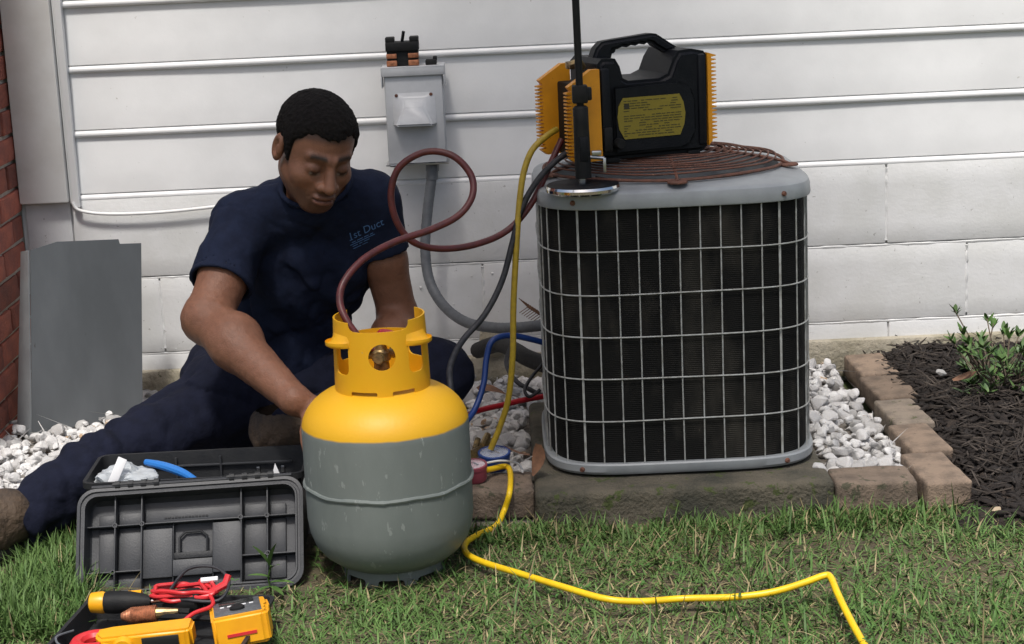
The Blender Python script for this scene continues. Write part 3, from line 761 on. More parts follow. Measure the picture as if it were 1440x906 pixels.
for k in range(1, 13):
    t = k / 12 * math.pi / 2; prof_c.append((.024 + .135 * math.cos(t) ** .82 if k < 12 else 0, .285 + .085 * math.sin(t)))
bm = new(); add_lathe(bm, prof_c, (GX, GY, 0), 96); build('tank', bm, M['cyl'], gc, smooth=60)
bm = new(); pts = []
for i in range(96):
    t = 2 * math.pi * i / 96; pts.append((GX + .1592 * math.cos(t), GY + .1592 * math.sin(t), .182 + .0012 * math.sin(9 * t) + random.uniform(-.0006, .0006)))
add_tube(bm, pts, .004, 8, closed=True, radii=[random.uniform(.0036, .0048) for _ in pts]); build('weld_ring', bm, M['cyl'], gc)
bm = new(); add_lathe(bm, [(.092, -.014), (.096, -.014), (.095, .020), (.108, .032), (.104, .032), (.091, .020), (.092, -.014)], (GX, GY, 0), 64)
ft = build('foot_ring', bm, M['cyl'], gc)
cuts = []
for a in (225, 315, 45, 135, 270):
    b = new(); add_box(b, (GX + .1 * math.cos(R(a)), GY + .095 * math.sin(R(a)), -.004), (.05, .03, .022), rot=Matrix.Rotation(R(a + 90), 3, 'Z'), bevel=.006); cuts.append(build('cutter', b, None))
OFFc = OFF[gc.name]
for c in cuts: c.location = (0, 0, 0); c.parent = None
def local_cutters(cs, root):
    for c in cs: c.data.transform(Matrix.Translation(-OFF[root.name])); c.parent = root
local_cutters(cuts, gc); booled(ft, cuts)
# collar: rolled guard with a low front, side slots, a round hole and two curled grips
CZ0, CZ1, CRr = .352, .500, .0895
bm = new(); add_lathe(bm, [(CRr, CZ0), (CRr + .0005, CZ0 + .02), (CRr - .001, .44), (CRr - .0035, CZ1), (CRr - .0065, CZ1), (CRr - .004, .44), (CRr - .003, CZ0 + .02), (CRr - .003, CZ0), (CRr, CZ0)], (GX, GY, 0), 96)
co = build('collar', bm, M['cyly'], gc)
cuts = []
def cyl_cut(a, z, r, L=.08):
    b = new(); d = Vector((math.cos(R(a)), math.sin(R(a)), 0))
    bmesh.ops.create_cone(b, cap_ends=True, segments=32, radius1=r, radius2=r, depth=L, matrix=Matrix.Translation(Vector((GX, GY, z)) + d * .09) @ d.to_track_quat('Z', 'Y').to_matrix().to_4x4())
    cuts.append(build('cutter', b, None))
def box_cut(a, z, sz, rr=.006, dist=.09):
    b = new(); d = Vector((math.cos(R(a)), math.sin(R(a)), 0))
    add_box(b, Vector((GX, GY, z)) + d * dist, (.09, sz[0], sz[1]), rot=Matrix.Rotation(R(a), 3, 'Z'), bevel=rr, seg=4); cuts.append(build('cutter', b, None))
cyl_cut(275, .437, .0250)
for a in (218, 322): box_cut(a, .431, (.040, .060), .012)
box_cut(272, .515, (.110, .062), .012); box_cut(90, .505, (.130, .10), .014)
box_cut(250, .3655, (.052, .012), .003); box_cut(300, .3655, (.046, .012), .003); box_cut(140, .43, (.05, .05), .012); box_cut(40, .43, (.05, .05), .012)
local_cutters(cuts, gc); booled(co, cuts)
for a in (212, 328):     # curled grips bent out above the slots
    bm = new(); rows = []
    for i in range(13):
        t = R(a - 21 + 42 * i / 12); k = math.sin(math.pi * i / 12) ** .7
        row = []
        for r_, z_ in ((CRr - .003, .475), (CRr + .003, .466), (CRr + .010, .4585), (CRr + .017, .456), (CRr + .021, .4585), (CRr + .0215, .462)):
            row.append((CRr - .003 + (r_ - CRr + .003) * (k * .9 + .12), z_))
        top = [(GX + r_ * math.cos(t), GY + r_ * math.sin(t), z_ + .0015) for r_, z_ in row]; bot = [(GX + r_ * math.cos(t), GY + r_ * math.sin(t), z_ - .0025) for r_, z_ in row]
        rows.append([bm.verts.new(q) for q in top + bot[::-1]])
    for A_, B_ in zip(rows, rows[1:]):
        for j in range(12): bm.faces.new((A_[j], B_[j], B_[(j + 1) % 12], A_[(j + 1) % 12]))
    bm.faces.new(rows[0]); bm.faces.new(rows[-1][::-1]); build('grip', bm, M['cyly'], gc, smooth=60)
bm = new(); add_lathe(bm, [(.0, .372), (.022, .372), (.024, .38), (.016, .388), (.014, .41), (.018, .413), (.018, .428), (.012, .434), (.009, .452), (0, .452)], (GX, GY, 0), 20)
for a in (266, 35, 150): 
    d = Vector((math.cos(R(a)), math.sin(R(a)), 0)); add_tube(bm, [Vector((GX, GY, .42)) + d * .008, Vector((GX, GY, .424)) + d * .042], .009, 12); add_tube(bm, [Vector((GX, GY, .423)) + d * .026, Vector((GX, GY, .4235)) + d * .036], .0125, 6)
build('valve', bm, M['brass'], gc)
bm = new(); add_lathe(bm, [(0, .016), (.017, .016), (.021, .010), (.021, .002), (0, 0)], None, 9, Matrix.Translation((GX + .012, GY - .004, .452)) @ Matrix.Rotation(.25, 4, 'Y')); build('valve_wheel', bm, M['hosered'], gc, smooth=20)

# ------------------------------------------------------------------ toolbox with its lid hanging open towards the lawn
tb = thing('toolbox', (-.632, 3.52, 0), 'open black plastic toolbox with its ribbed lid hanging down in front of the cylinder', 'toolbox')
TX, TW, TZ = -.634, .214, .182
Xt = Matrix.Translation((TX, 3.535, 0)) @ Matrix.Rotation(.02, 4, 'Z')
bm = new()
def rr(w, d, r, n=6):
    p = []
    for cx_, cy_, a in ((w - r, d - r, 0), (-w + r, d - r, 90), (-w + r, -d + r, 180), (w - r, -d + r, 270)):
        p += [(cx_ + r * math.cos(R(a + 90 * i / n)), cy_ + r * math.sin(R(a + 90 * i / n))) for i in range(n + 1)]
    return p
def shell(bm, lv, X):
    """stacked rounded rectangles (half width, half depth, corner, z) joined into a skin"""
    rs = [[bm.verts.new(X @ Vector((u, v, z))) for u, v in rr(w_, d_, r_)] for w_, d_, r_, z in lv]
    for A_, B_ in zip(rs, rs[1:]):
        for i in range(len(A_)): bm.faces.new((A_[i], A_[(i + 1) % len(A_)], B_[(i + 1) % len(A_)], B_[i]))
    return rs
TD = .098
rs = shell(bm, [(TW - .022, TD - .018, .015, .002), (TW - .014, TD - .010, .018, .008), (TW - .004, TD - .004, .02, TZ - .03), (TW - .004, TD - .004, .02, TZ - .014), (TW + .002, TD + .002, .024, TZ - .012), (TW + .002, TD + .002, .024, TZ), (TW - .005, TD - .005, .018, TZ), (TW - .007, TD - .007, .016, TZ - .012), (TW - .012, TD - .012, .014, .10), (TW - .014, TD - .014, .012, .095)], Xt)
bm.faces.new(rs[0][::-1]); bm.faces.new(rs[-1]); build('box', bm, M['boxblack'], tb)
bm = new(); add_box(bm, Xt @ Vector((.01, TD - .013, TZ - .028)), (.33, .006, .004), bevel=.001)
for u in (-.06, .03): add_box(bm, Xt @ Vector((u, TD - .014, TZ - .04)), (.004, .006, .06))
build('wall_rib', bm, M['lidgrey'], tb)
for u in (.105, .155):
    bm = new(); add_box(bm, Xt @ Vector((u, TD - .0125, TZ - .045)), (.007, .003, .014), bevel=.001); build('catch_slot', bm, M['steel'], tb)
# lid: u across, w down the lid, n out of its inner face
HY = 3.535 - TD - .006; ang = math.atan2(.150, .125)
hinge = Vector((TX, HY, TZ - .008)); lw = Vector((0, -math.sin(R(29)), -math.cos(R(29)))); ln = Vector((0, -math.cos(R(29)), math.sin(R(29)))); lu = Vector((1, 0, 0))
lu = (lu + Vector((0, .02, .018))).normalized()
XL = Matrix(((lu.x, lw.x, ln.x, hinge.x), (lu.y, lw.y, ln.y, hinge.y), (lu.z, lw.z, ln.z, hinge.z), (0, 0, 0, 1)))
LH = .104; LC = LH + .004; LD = .040
XLc = XL @ Matrix.Translation((0, LC, .012))
bm = new()
rs = shell(bm, [(TW - .022, LH - .02, .02, -LD - .003), (TW - .004, LH - .004, .028, -LD + .008), (TW, LH, .032, -.010), (TW + .003, LH + .003, .034, -.008), (TW + .003, LH + .003, .034, 0), (TW - .003, LH - .003, .030, .001), (TW - .004, LH - .004, .029, -.003), (TW - .008, LH - .008, .027, -.003), (TW - .009, LH - .009, .026, .0), (TW - .012, LH - .012, .024, 0), (TW - .015, LH - .015, .022, -LD + .004), (TW - .018, LH - .018, .02, -LD)], XLc)
bm.faces.new(rs[0][::-1]); bm.faces.new(rs[-1]); lid = build('lid', bm, M['lidgrey'], tb, smooth=30)
def lidbox(bm, u0, u1, w0, w1, n0, n1, bev=.001): add_box(bm, XLc @ Vector(((u0 + u1) / 2, (w0 + w1) / 2, (n0 + n1) / 2)), (u1 - u0, w1 - w0, n1 - n0), rot=XL.to_3x3(), bevel=bev)
fx = lambda X_: -.208 + (X_ - 70) / 1115 * .416
fy = lambda Y_: -.098 + (Y_ - 290) / 555 * .198
bot = -LD + .0005
for X_ in (235, 372, 885, 1020):
    bm = new(); lidbox(bm, fx(X_) - .0014, fx(X_) + .0014, -.092, .092, bot, -.012); build('lid_rib', bm, M['lidgrey'], lid)
for (a, b, y) in ((75, 1180, 465), (75, 372, 715), (885, 1180, 672)):
    bm = new(); lidbox(bm, fx(a), fx(b), fy(y) - .0014, fy(y) + .0014, bot, -.016); build('lid_rib', bm, M['lidgrey'], lid)
for X_ in (530, 735):
    bm = new(); lidbox(bm, fx(X_) - .001, fx(X_) + .001, fy(465), fy(830), bot, -.024); build('lid_rib', bm, M['lidgrey'], lid)
for (X_, Y_) in ((235, 470), (374, 464), (883, 436), (1019, 428), (228, 717), (1022, 670)):
    bm = new(); c_ = XLc @ Vector((fx(X_), fy(Y_ if Y_ > 600 else 465), 0))
    add_lathe(bm, [(.0048, bot), (.0048, -.011), (.0028, -.011), (.0028, -.020), (0, -.02)], None, 14, Matrix.Translation(c_) @ XL.to_3x3().to_4x4()); build('screw_boss', bm, M['lidgrey'], lid)
bm = new()   # raised centre plate around a latch recess
lidbox(bm, fx(374), fx(528), fy(495), fy(760), bot, -.021, .0015); lidbox(bm, fx(736), fx(883), fy(480), fy(750), bot, -.021, .0015); lidbox(bm, fx(529), fx(735), fy(668), fy(757), bot, -.0214, .0015)
build('centre_plate', bm, M['lidgrey'], lid)
bm = new()
for pts in ([(560, 625), (560, 545), (590, 515), (670, 515), (702, 545), (702, 625)],):
    q = [XLc @ Vector((fx(a), fy(b), -.032)) for a, b in pts]; add_tube(bm, q, .0028, 6)
lidbox(bm, fx(533), fx(732), fy(628), fy(662), bot, -.027); build('latch_recess', bm, M['boxblack'], lid)
bm = new()
for (a, b, c_, d) in ((140, 228, 395, 460), (243, 365, 390, 460), (380, 876, 385, 458), (893, 1012, 385, 460), (1028, 1110, 390, 460), (140, 228, 471, 708), (243, 365, 471, 708), (893, 1012, 471, 664), (1028, 1110, 471, 664), (140, 228, 722, 812), (243, 365, 722, 812), (893, 1012, 680, 800), (1028, 1110, 680, 800)):
    lidbox(bm, fx(a), fx(b), fy(c_), fy(d), bot, -LD + .006, .003)
build('floor_pad', bm, M['lidgrey'], lid, kind='stuff')
bm = new(); random.seed(5)     # moulded lettering, too worn to read
for i in range(13): lidbox(bm, fx(480) + i * .0066, fx(480) + i * .0066 + .0048, fy(432) - .002, fy(432) + .002, -LD + .006, -LD + .0075, .0004)
build('moulded_mark', bm, M['boxblack'], lid, kind='stuff')
for u in (-.105, .115):
    bm = new(); add_tube(bm, [XL @ Vector((u - .045, -.004, .008)), XL @ Vector((u + .045, -.004, .008))], .006, 10)
    for k in range(4): add_tube(bm, [XL @ Vector((u - .04 + k * .025, -.004, .008)), XL @ Vector((u - .030 + k * .025, -.004, .008))], .0085, 10)
    build('hinge', bm, M['boxblack'], tb)
bm = new(); add_tube(bm, [XL @ Vector((-.19, -.002, .010)), XL @ Vector((.195, -.002, .010))], .0035, 8); build('hinge_bar', bm, M['lidgrey'], tb)
# things lying in the box
def blob(name, c, s, m, label, cat, seed=0, rot=0, group=None, amp=.35, sc=40):
    bm = new(); bmesh.ops.create_icosphere(bm, subdivisions=4, radius=1)
    V = np.array([v.co[:] for v in bm.verts]); d = 1 + amp * vnoise(V, 2.2, seed) + amp * .5 * np.abs(vnoise(V, 5, seed + 1))
    mt = Matrix.Translation(c) @ Matrix.Rotation(rot, 4, 'Z') @ Matrix.Diagonal((*s, 1))
    for v, k in zip(bm.verts, d): v.co = mt @ (v.co * float(k))
    return centre(build(name, bm, m, label=label, cat=cat, smooth=25))
blob('plastic_bag', Xt @ Vector((-.140, -.030, .160)), (.058, .042, .032), M['bag'], 'crumpled clear plastic bag at the left end of the open toolbox', 'bag', 3)
bm = new(); add_box(bm, Xt @ Vector((-.150, -.065, TZ + .012)), (.018, .004, .055), rot=Matrix.Rotation(.45, 3, 'Y') @ Matrix.Rotation(-.3, 3, 'X'), bevel=.001); centre(build('tag', bm, M['white'], label='white plastic strip sticking up from the bag in the toolbox', cat='strip'))
bm = new(); pts = catmull([Xt @ Vector(q) for q in ((-.108, .010, TZ + .006), (-.07, -.01, TZ + .002), (-.03, -.035, TZ - .006), (.0, -.065, TZ - .014))], 6)
add_tube(bm, pts, .008, 10, radii=[.006 + .003 * math.sin(math.pi * i / (len(pts) - 1)) for i in range(len(pts))]); centre(build('scraper', bm, M['blueplastic'], label='blue plastic tool handle resting in the open toolbox', cat='tool'))
bm = new(); f_ = [bm.verts.new(Xt @ Vector(q)) for q in ((.145, -.075, TZ - .03), (.175, -.075, TZ - .03), (.165, -.06, TZ - .03), (.158, -.07, TZ + .014))]
for a, b, c_ in ((0, 1, 3), (1, 2, 3), (2, 0, 3), (0, 2, 1)): bm.faces.new((f_[a], f_[b], f_[c_]))
centre(build('scrap', bm, M['white'], label='small white pointed plastic scrap at the right end of the toolbox', cat='scrap', smooth=0))

# ------------------------------------------------------------------ tool tray on the grass with meters and leads
tt = thing('tool_tray', (-.625, 3.03, 0), 'shallow black tray lying on the grass full of meters and tools', 'tray')
Xy = Matrix.Translation((-.628, 3.005, 0)) @ Matrix.Rotation(-.12, 4, 'Z')
bm = new()
rs = shell(bm, [(.160, .125, .012, .004), (.166, .130, .014, .048), (.171, .135, .016, .050), (.171, .135, .016, .055), (.164, .128, .012, .055), (.158, .124, .012, .014)], Xy)
bm.faces.new(rs[0][::-1]); bm.faces.new(rs[-1]); build('tray', bm, M['boxblack'], tt)
def yb(u, v, z): return Xy @ Vector((u, v, z))
# clamp meter
Xc = Matrix.Translation((-.655, 2.952, .046)) @ Matrix.Rotation(.035, 4, 'Z') @ Matrix.Rotation(-.05, 4, 'Y')
cm = thing('clamp_meter', (-.655, 2.952, .046), 'yellow clamp meter with a red jaw lying on its side in the tray', 'meter')
bm = new(); add_prism(bm, [(-.072, -.012), (-.060, -.034), (.085, -.030), (.093, -.024), (.093, .020), (.085, .026), (-.045, .022), (-.072, .014)], 0, .036, Xc @ Matrix.Rotation(R(0), 4, 'X') @ Matrix.Translation((0, 0, -.012)))
bmesh.ops.recalc_face_normals(bm, faces=bm.faces); bmesh.ops.bevel(bm, geom=[e for e in bm.edges if e.calc_face_angle(0) > R(25)], offset=.005, segments=3, affect='EDGES', clamp_overlap=True); build('meter_body', bm, M['meter'], cm)
bm = new(); arc = [(-.078 - .028 * math.cos(R(a)), .030 * math.sin(R(a)) - .003, .006) for a in range(-88, 100, 12)]
add_tube(bm, [Xc @ Vector(q) for q in [(-.060, -.034, .006)] + arc + [(-.058, .024, .006)]], .0125, 10); build('jaw', bm, M['redplastic'], cm)
bm = new(); add_lathe(bm, [(0, .012), (.014, .012), (.017, .008), (.018, 0)], None, 22, Xc @ Matrix.Translation((-.022, -.031, .006)) @ Matrix.Rotation(R(90), 4, 'X')); build('dial', bm, M['meter'], cm)
bm = new(); add_box(bm, Xc @ Vector((.040, -.0318, .004)), (.062, .004, .026), rot=Xc.to_3x3(), bevel=.001); build('screen', bm, M['screen'], cm)
bm = new(); add_box(bm, Xc @ Vector((-.052, -.032, .0)), (.02, .006, .03), rot=Xc.to_3x3() @ Matrix.Rotation(.4, 3, 'Y'), bevel=.002); build('trigger', bm, M['meter'], cm)
# multimeter
Xm = Matrix.Translation((-.487, 2.985, .064)) @ Matrix.Rotation(.20, 4, 'Z') @ Matrix.Rotation(-.08, 4, 'Y') @ Matrix.Rotation(R(-8), 4, 'X')
mm = thing('multimeter', (-.492, 2.968, .058), 'yellow cased multimeter with a grey face at the right end of the tray', 'meter')
bm = new(); add_prism(bm, [(-.048, -.055), (.038, -.055), (.046, -.048), (.049, -.030), (.046, -.024), (.050, -.012), (.047, -.004), (.052, .008), (.050, .055), (.042, .062), (-.042, .062), (-.050, .054), (-.050, -.045)], 0, .054, Xm @ Matrix.Translation((0, 0, -.034)))
bmesh.ops.recalc_face_normals(bm, faces=bm.faces); bmesh.ops.bevel(bm, geom=[e for e in bm.edges if e.calc_face_angle(0) > R(40)], offset=.006, segments=3, affect='EDGES', clamp_overlap=True); build('case', bm, M['meter'], mm)
bm = new(); add_box(bm, Xm @ Vector((-.003, .008, .0200)), (.080, .098, .004), rot=Xm.to_3x3(), bevel=.001); build('face_plate', bm, M['meterface'], mm)
bm = new(); add_box(bm, Xm @ Vector((-.003, .036, .0225)), (.060, .026, .002), rot=Xm.to_3x3(), bevel=.0006); build('screen', bm, M['screen'], mm)
bm = new(); add_lathe(bm, [(.013, 0), (.013, .004), (.010, .006), (0, .006)], None, 20, Xm @ Matrix.Translation((-.003, -.012, .022))); build('dial', bm, M['blackm'], mm)
bm = new()
for k in range(5): add_box(bm, Xm @ Vector((-.028 + k * .0125, .014, .0226)), (.007, .004, .001), rot=Xm.to_3x3())
build('button', bm, M['white'], mm, smooth=0, kind='stuff')
bm = new(); add_box(bm, Xm @ Vector((-.002, -.0555, -.012)), (.05, .003, .005), rot=Xm.to_3x3()); build('red_slot', bm, M['redplastic'], mm)
# screwdriver, torch, brush, roll, leads
sd_ = thing('screwdriver', yb(-.09, .085, .062), 'screwdriver with a yellow and black handle across the back of the tray', 'screwdriver')
a_, b_ = yb(-.150, .070, .066), yb(-.060, .070, .068); d_ = (b_ - a_).normalized()
bm = new(); add_tube(bm, [a_, a_ + d_ * .004, a_ + d_ * .024, a_ + d_ * .030], .018, 12, radii=[.010, .018, .020, .018]); build('handle_end', bm, M['meter'], sd_)
bm = new(); add_tube(bm, [a_ + d_ * .030, a_ + d_ * .045, a_ + d_ * .075, a_ + d_ * .10, a_ + d_ * .112], .016, 12, radii=[.0195, .0205, .019, .014, .009]); build('grip', bm, M['blackm'], sd_)
bm = new(); add_tube(bm, [a_ + d_ * .112, a_ + d_ * .20 + Vector((0, .006, .006))], .0042, 10); build('shaft', bm, M['chrome'], sd_)
bm = new(); add_tube(bm, [yb(-.105, .115, .062), yb(-.07, .118, .064)], .008, 8); centre(build('marker', bm, M['meter'], label='short yellow marker behind the screwdriver handle in the tray', cat='pen'))
br = thing('wire_brush', yb(-.03, .02, .055), 'copper coloured brush lying behind the yellow clamp meter in the tray', 'brush')
a_, b_ = yb(-.080, .030, .056), yb(.020, .040, .062); d_ = (b_ - a_).normalized()
bm = new(); n = 40; add_tube(bm, [a_.lerp(b_, .62 * i / n) for i in range(n + 1)], .01, 12, radii=[(.006 + .008 * min(1, i / 12)) * (1 + .08 * (i % 2)) for i in range(n + 1)]); build('bristles', bm, M['copper'], br)
bm = new(); add_tube(bm, [a_.lerp(b_, .62), a_.lerp(b_, .8), b_], .007, 10, radii=[.010, .008, .005]); build('handle', bm, M['brass'], br)
bm = new(); add_tube(bm, [yb(-.01, .075, .05), yb(.01, .073, .066), yb(.048, .070, .070), yb(.052, .070, .070)], .022, 16, radii=[.015, .022, .023, .019]); centre(build('tape_roll', bm, M['blackm'], label='black tape roll beneath the red test leads in the tray', cat='tape'))
bm = new(); pts = []
random.seed(12)
for i in range(46):
    t = i / 45 * 2 * math.pi * 3.2; k = i // 14
    pts.append(yb(.020 + (.058 + .006 * math.sin(i * 1.7)) * math.cos(t), .082 + (.028 + .005 * math.cos(i * 2.1)) * math.sin(t), .078 + .006 * math.sin(t * 1.5 + 1) + .004 * k))
pts += [yb(.085, .035, .078), yb(.060, .0, .074), yb(.045, -.02, .066)]
add_tube(bm, catmull(pts, 5), .0036, 8); tl = centre(build('test_lead', bm, M['redplastic'], label='coiled red test leads heaped at the back of the tray', cat='cable'))
bm = new(); add_tube(bm, [yb(.066, .070, .082), yb(.094, .085, .094), yb(.098, .095, .108)], .0055, 8, radii=[.0062, .0075, .006]); build('probe', bm, M['redplastic'], tl)
bm = new(); add_tube(bm, [yb(.045, .105, .094), yb(.075, .108, .096)], .005, 8); build('sleeve', bm, M['white'], tl)
bm = new(); add_tube(bm, catmull([yb(-.01, .10, .08), yb(.02, .115, .112), yb(.07, .112, .116), yb(.10, .09, .098), yb(.09, .05, .078), yb(.03, .052, .078), yb(-.02, .075, .074)], 6), .003, 8); centre(build('test_lead', bm, M['hoseblack'], label='black test lead looped over the red leads in the tray', cat='cable'))
bm = new(); add_tube(bm, catmull([yb(-.15, -.02, .05), yb(-.165, -.06, .055), yb(-.15, -.085, .05), yb(-.12, -.09, .048)], 6), .0022, 8); centre(build('lead', bm, M['conduit'], label='short grey lead curled by the red clamp jaw', cat='cable'))
for k, (u, v) in enumerate(((-.02, .055), (.030, .022))):
    bm = new(); add_tube(bm, catmull([yb(u - .06, v + .02, .052), yb(u, v, .058), yb(u + .06, v - .012, .060)], 5), .006, 8)
    centre(build('plier', bm, M['blackm'], label=('black handled tool lying beside the screwdriver grip', 'black handled tool lying between the tape roll and the multimeter')[k], cat='tool'))

# ------------------------------------------------------------------ loose grey access panel
pn = thing('access_panel', (-1.02, 4.25, .03), 'bent grey sheet metal panel standing on the white stones by the brick wall', 'metal panel')
bl, brr = P(45, 612, z=.03), P(200, 582, z=.03)
tl_, tr_ = P(42, 352, y=bl.y + .05), P(198, 342, y=brr.y + .05)
pn_n = (brr - bl).cross(tl_ - bl).normalized()
def on_pn(px_, py_):
    o = Vector((0, 0, CAM_H)); d = P(px_, py_, y=4) - o; return o + d * ((bl - o).dot(pn_n) / d.dot(pn_n))
tr_ = on_pn(198, 342)
tm = P(80, 340, y=bl.y + .10); tn = P(166, 336.5, y=brr.y + .03); tn2 = P(168, 343, y=brr.y + .035)
def sheet(outline, thick, name, m):
    bm = new(); vs = [bm.verts.new(q) for q in outline]; f_ = bm.faces.new(vs); bmesh.ops.triangulate(bm, faces=[f_])
    nrm = (outline[1] - outline[0]).cross(outline[-1] - outline[0]).normalized()
    r_ = bmesh.ops.extrude_face_region(bm, geom=bm.faces[:]); bmesh.ops.translate(bm, verts=[g for g in r_['geom'] if isinstance(g, bmesh.types.BMVert)], vec=nrm * thick)
    return build(name, bm, m, pn, smooth=20)
tm, tn, tn2 = on_pn(80, 340), on_pn(166, 336.5), on_pn(168, 343)
sheet([bl, brr, tr_, tn2, tn, tm, tl_], .003, 'face', M['panel'])
fl = bl + Vector((-.045, .045, 0)); flt = tl_ + Vector((-.032, .045, -.01))
sheet([bl + Vector((-.0015, 0, -.02)), tl_ + Vector((-.0015, 0, 0)), flt, fl], .003, 'side_flange', M['panelback'])
bm = new()
for a_, b_ in ((185, 553), (60, 352)):
    c_ = P(a_, b_, y=(bl.y + brr.y) / 2 - .01); bmesh.ops.create_icosphere(bm, subdivisions=1, radius=.0035, matrix=Matrix.Translation(c_))
bm.free()

# ------------------------------------------------------------------ cables, conduit, pipes and hoses
def hose(name, pts, r, m, label, cat='hose', n=8, seg=12):
    bm = new(); add_tube(bm, catmull(pts, n), r, seg); return centre(build(name, bm, m, label=label, cat=cat, smooth=60))
hose('white_cable', [P(102, 285, y=4.70), P(112, 296, y=4.70), P(150, 301, y=4.70), P(220, 299, y=4.70), P(310, 290, y=4.70), P(420, 275, y=4.70)], .0042, M['cable'], 'thin white cable sagging below the lowest siding course', 'cable')
cd = thing('conduit', P(600, 300, y=4.62), 'grey flexible conduit curving from the box down to the air conditioner', 'conduit')
bm = new(); pts = catmull([P(608, 228, y=4.64), P(607, 250, y=4.64), P(601, 300, y=4.63), P(598, 350, y=4.61), P(604, 395, y=4.58), P(624, 430, y=4.52), P(655, 453, y=4.42), P(695, 461, y=4.30), P(730, 461, y=4.20), P(775, 456, y=4.10)], 14)
add_tube(bm, pts, .0128, 14, ridge=.035); build('tube', bm, M['conduit'], cd, smooth=60)
bm = new(); add_tube(bm, [P(608, 226, y=4.64), P(608, 240, y=4.64)], .017, 12); add_tube(bm, [P(608, 238, y=4.64), P(607.5, 252, y=4.64)], .0155, 14); build('connector', bm, M['conduit'], cd, smooth=30)
hose('vapour_hose', [P(790, 196, y=3.84), P(772, 235, y=3.82), P(748, 285, y=3.80), P(715, 323, y=3.78), P(672, 343, y=3.74), P(622, 350, y=3.70), P(582, 341, y=3.67), P(558, 312, y=3.66), P(550, 272, y=3.66), P(562, 235, y=3.66), P(598, 214, y=3.66), P(636, 219, y=3.65), P(662, 246, y=3.64), P(664, 276, y=3.62), P(645, 303, y=3.60), P(606, 323, y=3.57), P(556, 340, y=3.53), P(512, 364, y=3.48), P(484, 396, y=3.44), P(478, 425, y=3.42), P(490, 455, y=3.40), P(515, 485, y=3.39), P(535, 495, y=3.39)], .0070, M['maroon'], 'dark red hose looping in the air between the machine and the cylinder', n=10)
hose('liquid_hose', [P(812, 208, y=3.82), P(785, 224, y=3.80), P(755, 255, y=3.79), P(733, 295, y=3.78), P(721, 340, y=3.77), P(706, 395, y=3.75), P(682, 442, y=3.72), P(650, 480, y=3.68), P(634, 512, y=3.62), P(633, 540, y=3.56), P(640, 580, y=3.56), P(655, 640, z=.07)], .0064, M['hoseblack'], 'black hose hanging from the machine down behind the yellow cylinder', n=10)
hose('charging_hose', [P(783, 182, y=3.84), P(768, 192, y=3.82), P(748, 212, y=3.80), P(736, 245, y=3.79), P(730, 290, y=3.78), P(726, 350, y=3.77), P(722, 430, y=3.77), P(721, 500, y=3.77), P(715, 560, y=3.78), P(703, 600, y=3.79), P(690, 632, y=3.79)], .0066, M['hoseyellow'], 'dull yellow hose hanging straight down beside the air conditioner', n=10)
hose('low_side_hose', [P(790, 490, y=3.95), P(750, 478, y=3.92), P(715, 472, y=3.90), P(692, 480, y=3.88), P(684, 505, y=3.87), P(680, 540, y=3.85), P(668, 575, y=3.82), P(650, 600, y=3.78)], .0066, M['hoseblue'], 'blue hose bending out from the air conditioner above the stones')
hose('high_side_hose', [P(775, 556, y=4.02), P(740, 562, y=4.0), P(705, 570, y=3.97), P(672, 578, y=3.93), P(645, 590, y=3.88)], .0064, M['hosered'], 'red hose lying low over the stones beside the air conditioner')
yh = [P(668, 664, z=.085), P(690, 660, z=.080), P(709, 656, z=.076), P(717, 662, z=.074), P(717, 690, y=3.632), P(709, 718, y=3.622), P(697, 740, z=.014), P(672, 752, z=.010), P(655, 764, z=.016), P(656, 778, z=.022), P(680, 791, z=.022), P(735, 808, z=.026), P(790, 825, z=.030), P(850, 842, z=.030), P(900, 846, z=.022), P(960, 842, z=.018), P(1030, 840, z=.026), P(1085, 833, z=.034), P(1130, 820, z=.044), P(1158, 810, z=.052), P(1168, 812, z=.052), P(1178, 835, z=.046), P(1195, 870, z=.036), P(1215, 906, z=.028), P(1245, 955, z=.02), P(1280, 1010, z=.02)]
hose('ground_hose', yh, .0062, M['hosebright'], 'bright yellow hose running over the brick and snaking across the lawn', n=8)
hose('suction_line', [P(672, 493, y=4.65), P(700, 484, y=4.52), P(722, 492, y=4.40), P(745, 505, y=4.28), P(790, 520, y=4.14)], .021, M['rubber'], 'black foam covered pipe running from the wall into the air conditioner', 'pipe')
hose('thin_wire', [P(722, 480, y=4.3), P(712, 510, y=4.2), P(725, 535, y=4.1), P(745, 548, y=4.05), P(770, 560, y=4.02)], .0055, M['hoseblack'], 'black wire drooping under the foam covered pipe', 'wire')
hose('thin_wire', [P(765, 510, y=4.1), P(748, 530, y=4.05), P(738, 548, y=4.0), P(745, 558, y=3.98), P(760, 548, y=3.98)], .004, M['hoseblack'], 'small black wire loop tight against the corner of the air conditioner', 'wire')
bm = new(); bmesh.ops.create_icosphere(bm, subdivisions=2, radius=.05, matrix=Matrix.Translation(P(697, 478, y=4.69)) @ Matrix.Diagonal((.9, .35, 1, 1)))
V = np.array([v.co[:] for v in bm.verts]); d = .010 * vnoise(V, 30, 4)
for v, q in zip(bm.verts, d): v.co.z += q
centre(build('pipe_sealant', bm, M['footing'], label='lump of old sealant where the foam covered pipe leaves the wall', cat='sealant'))

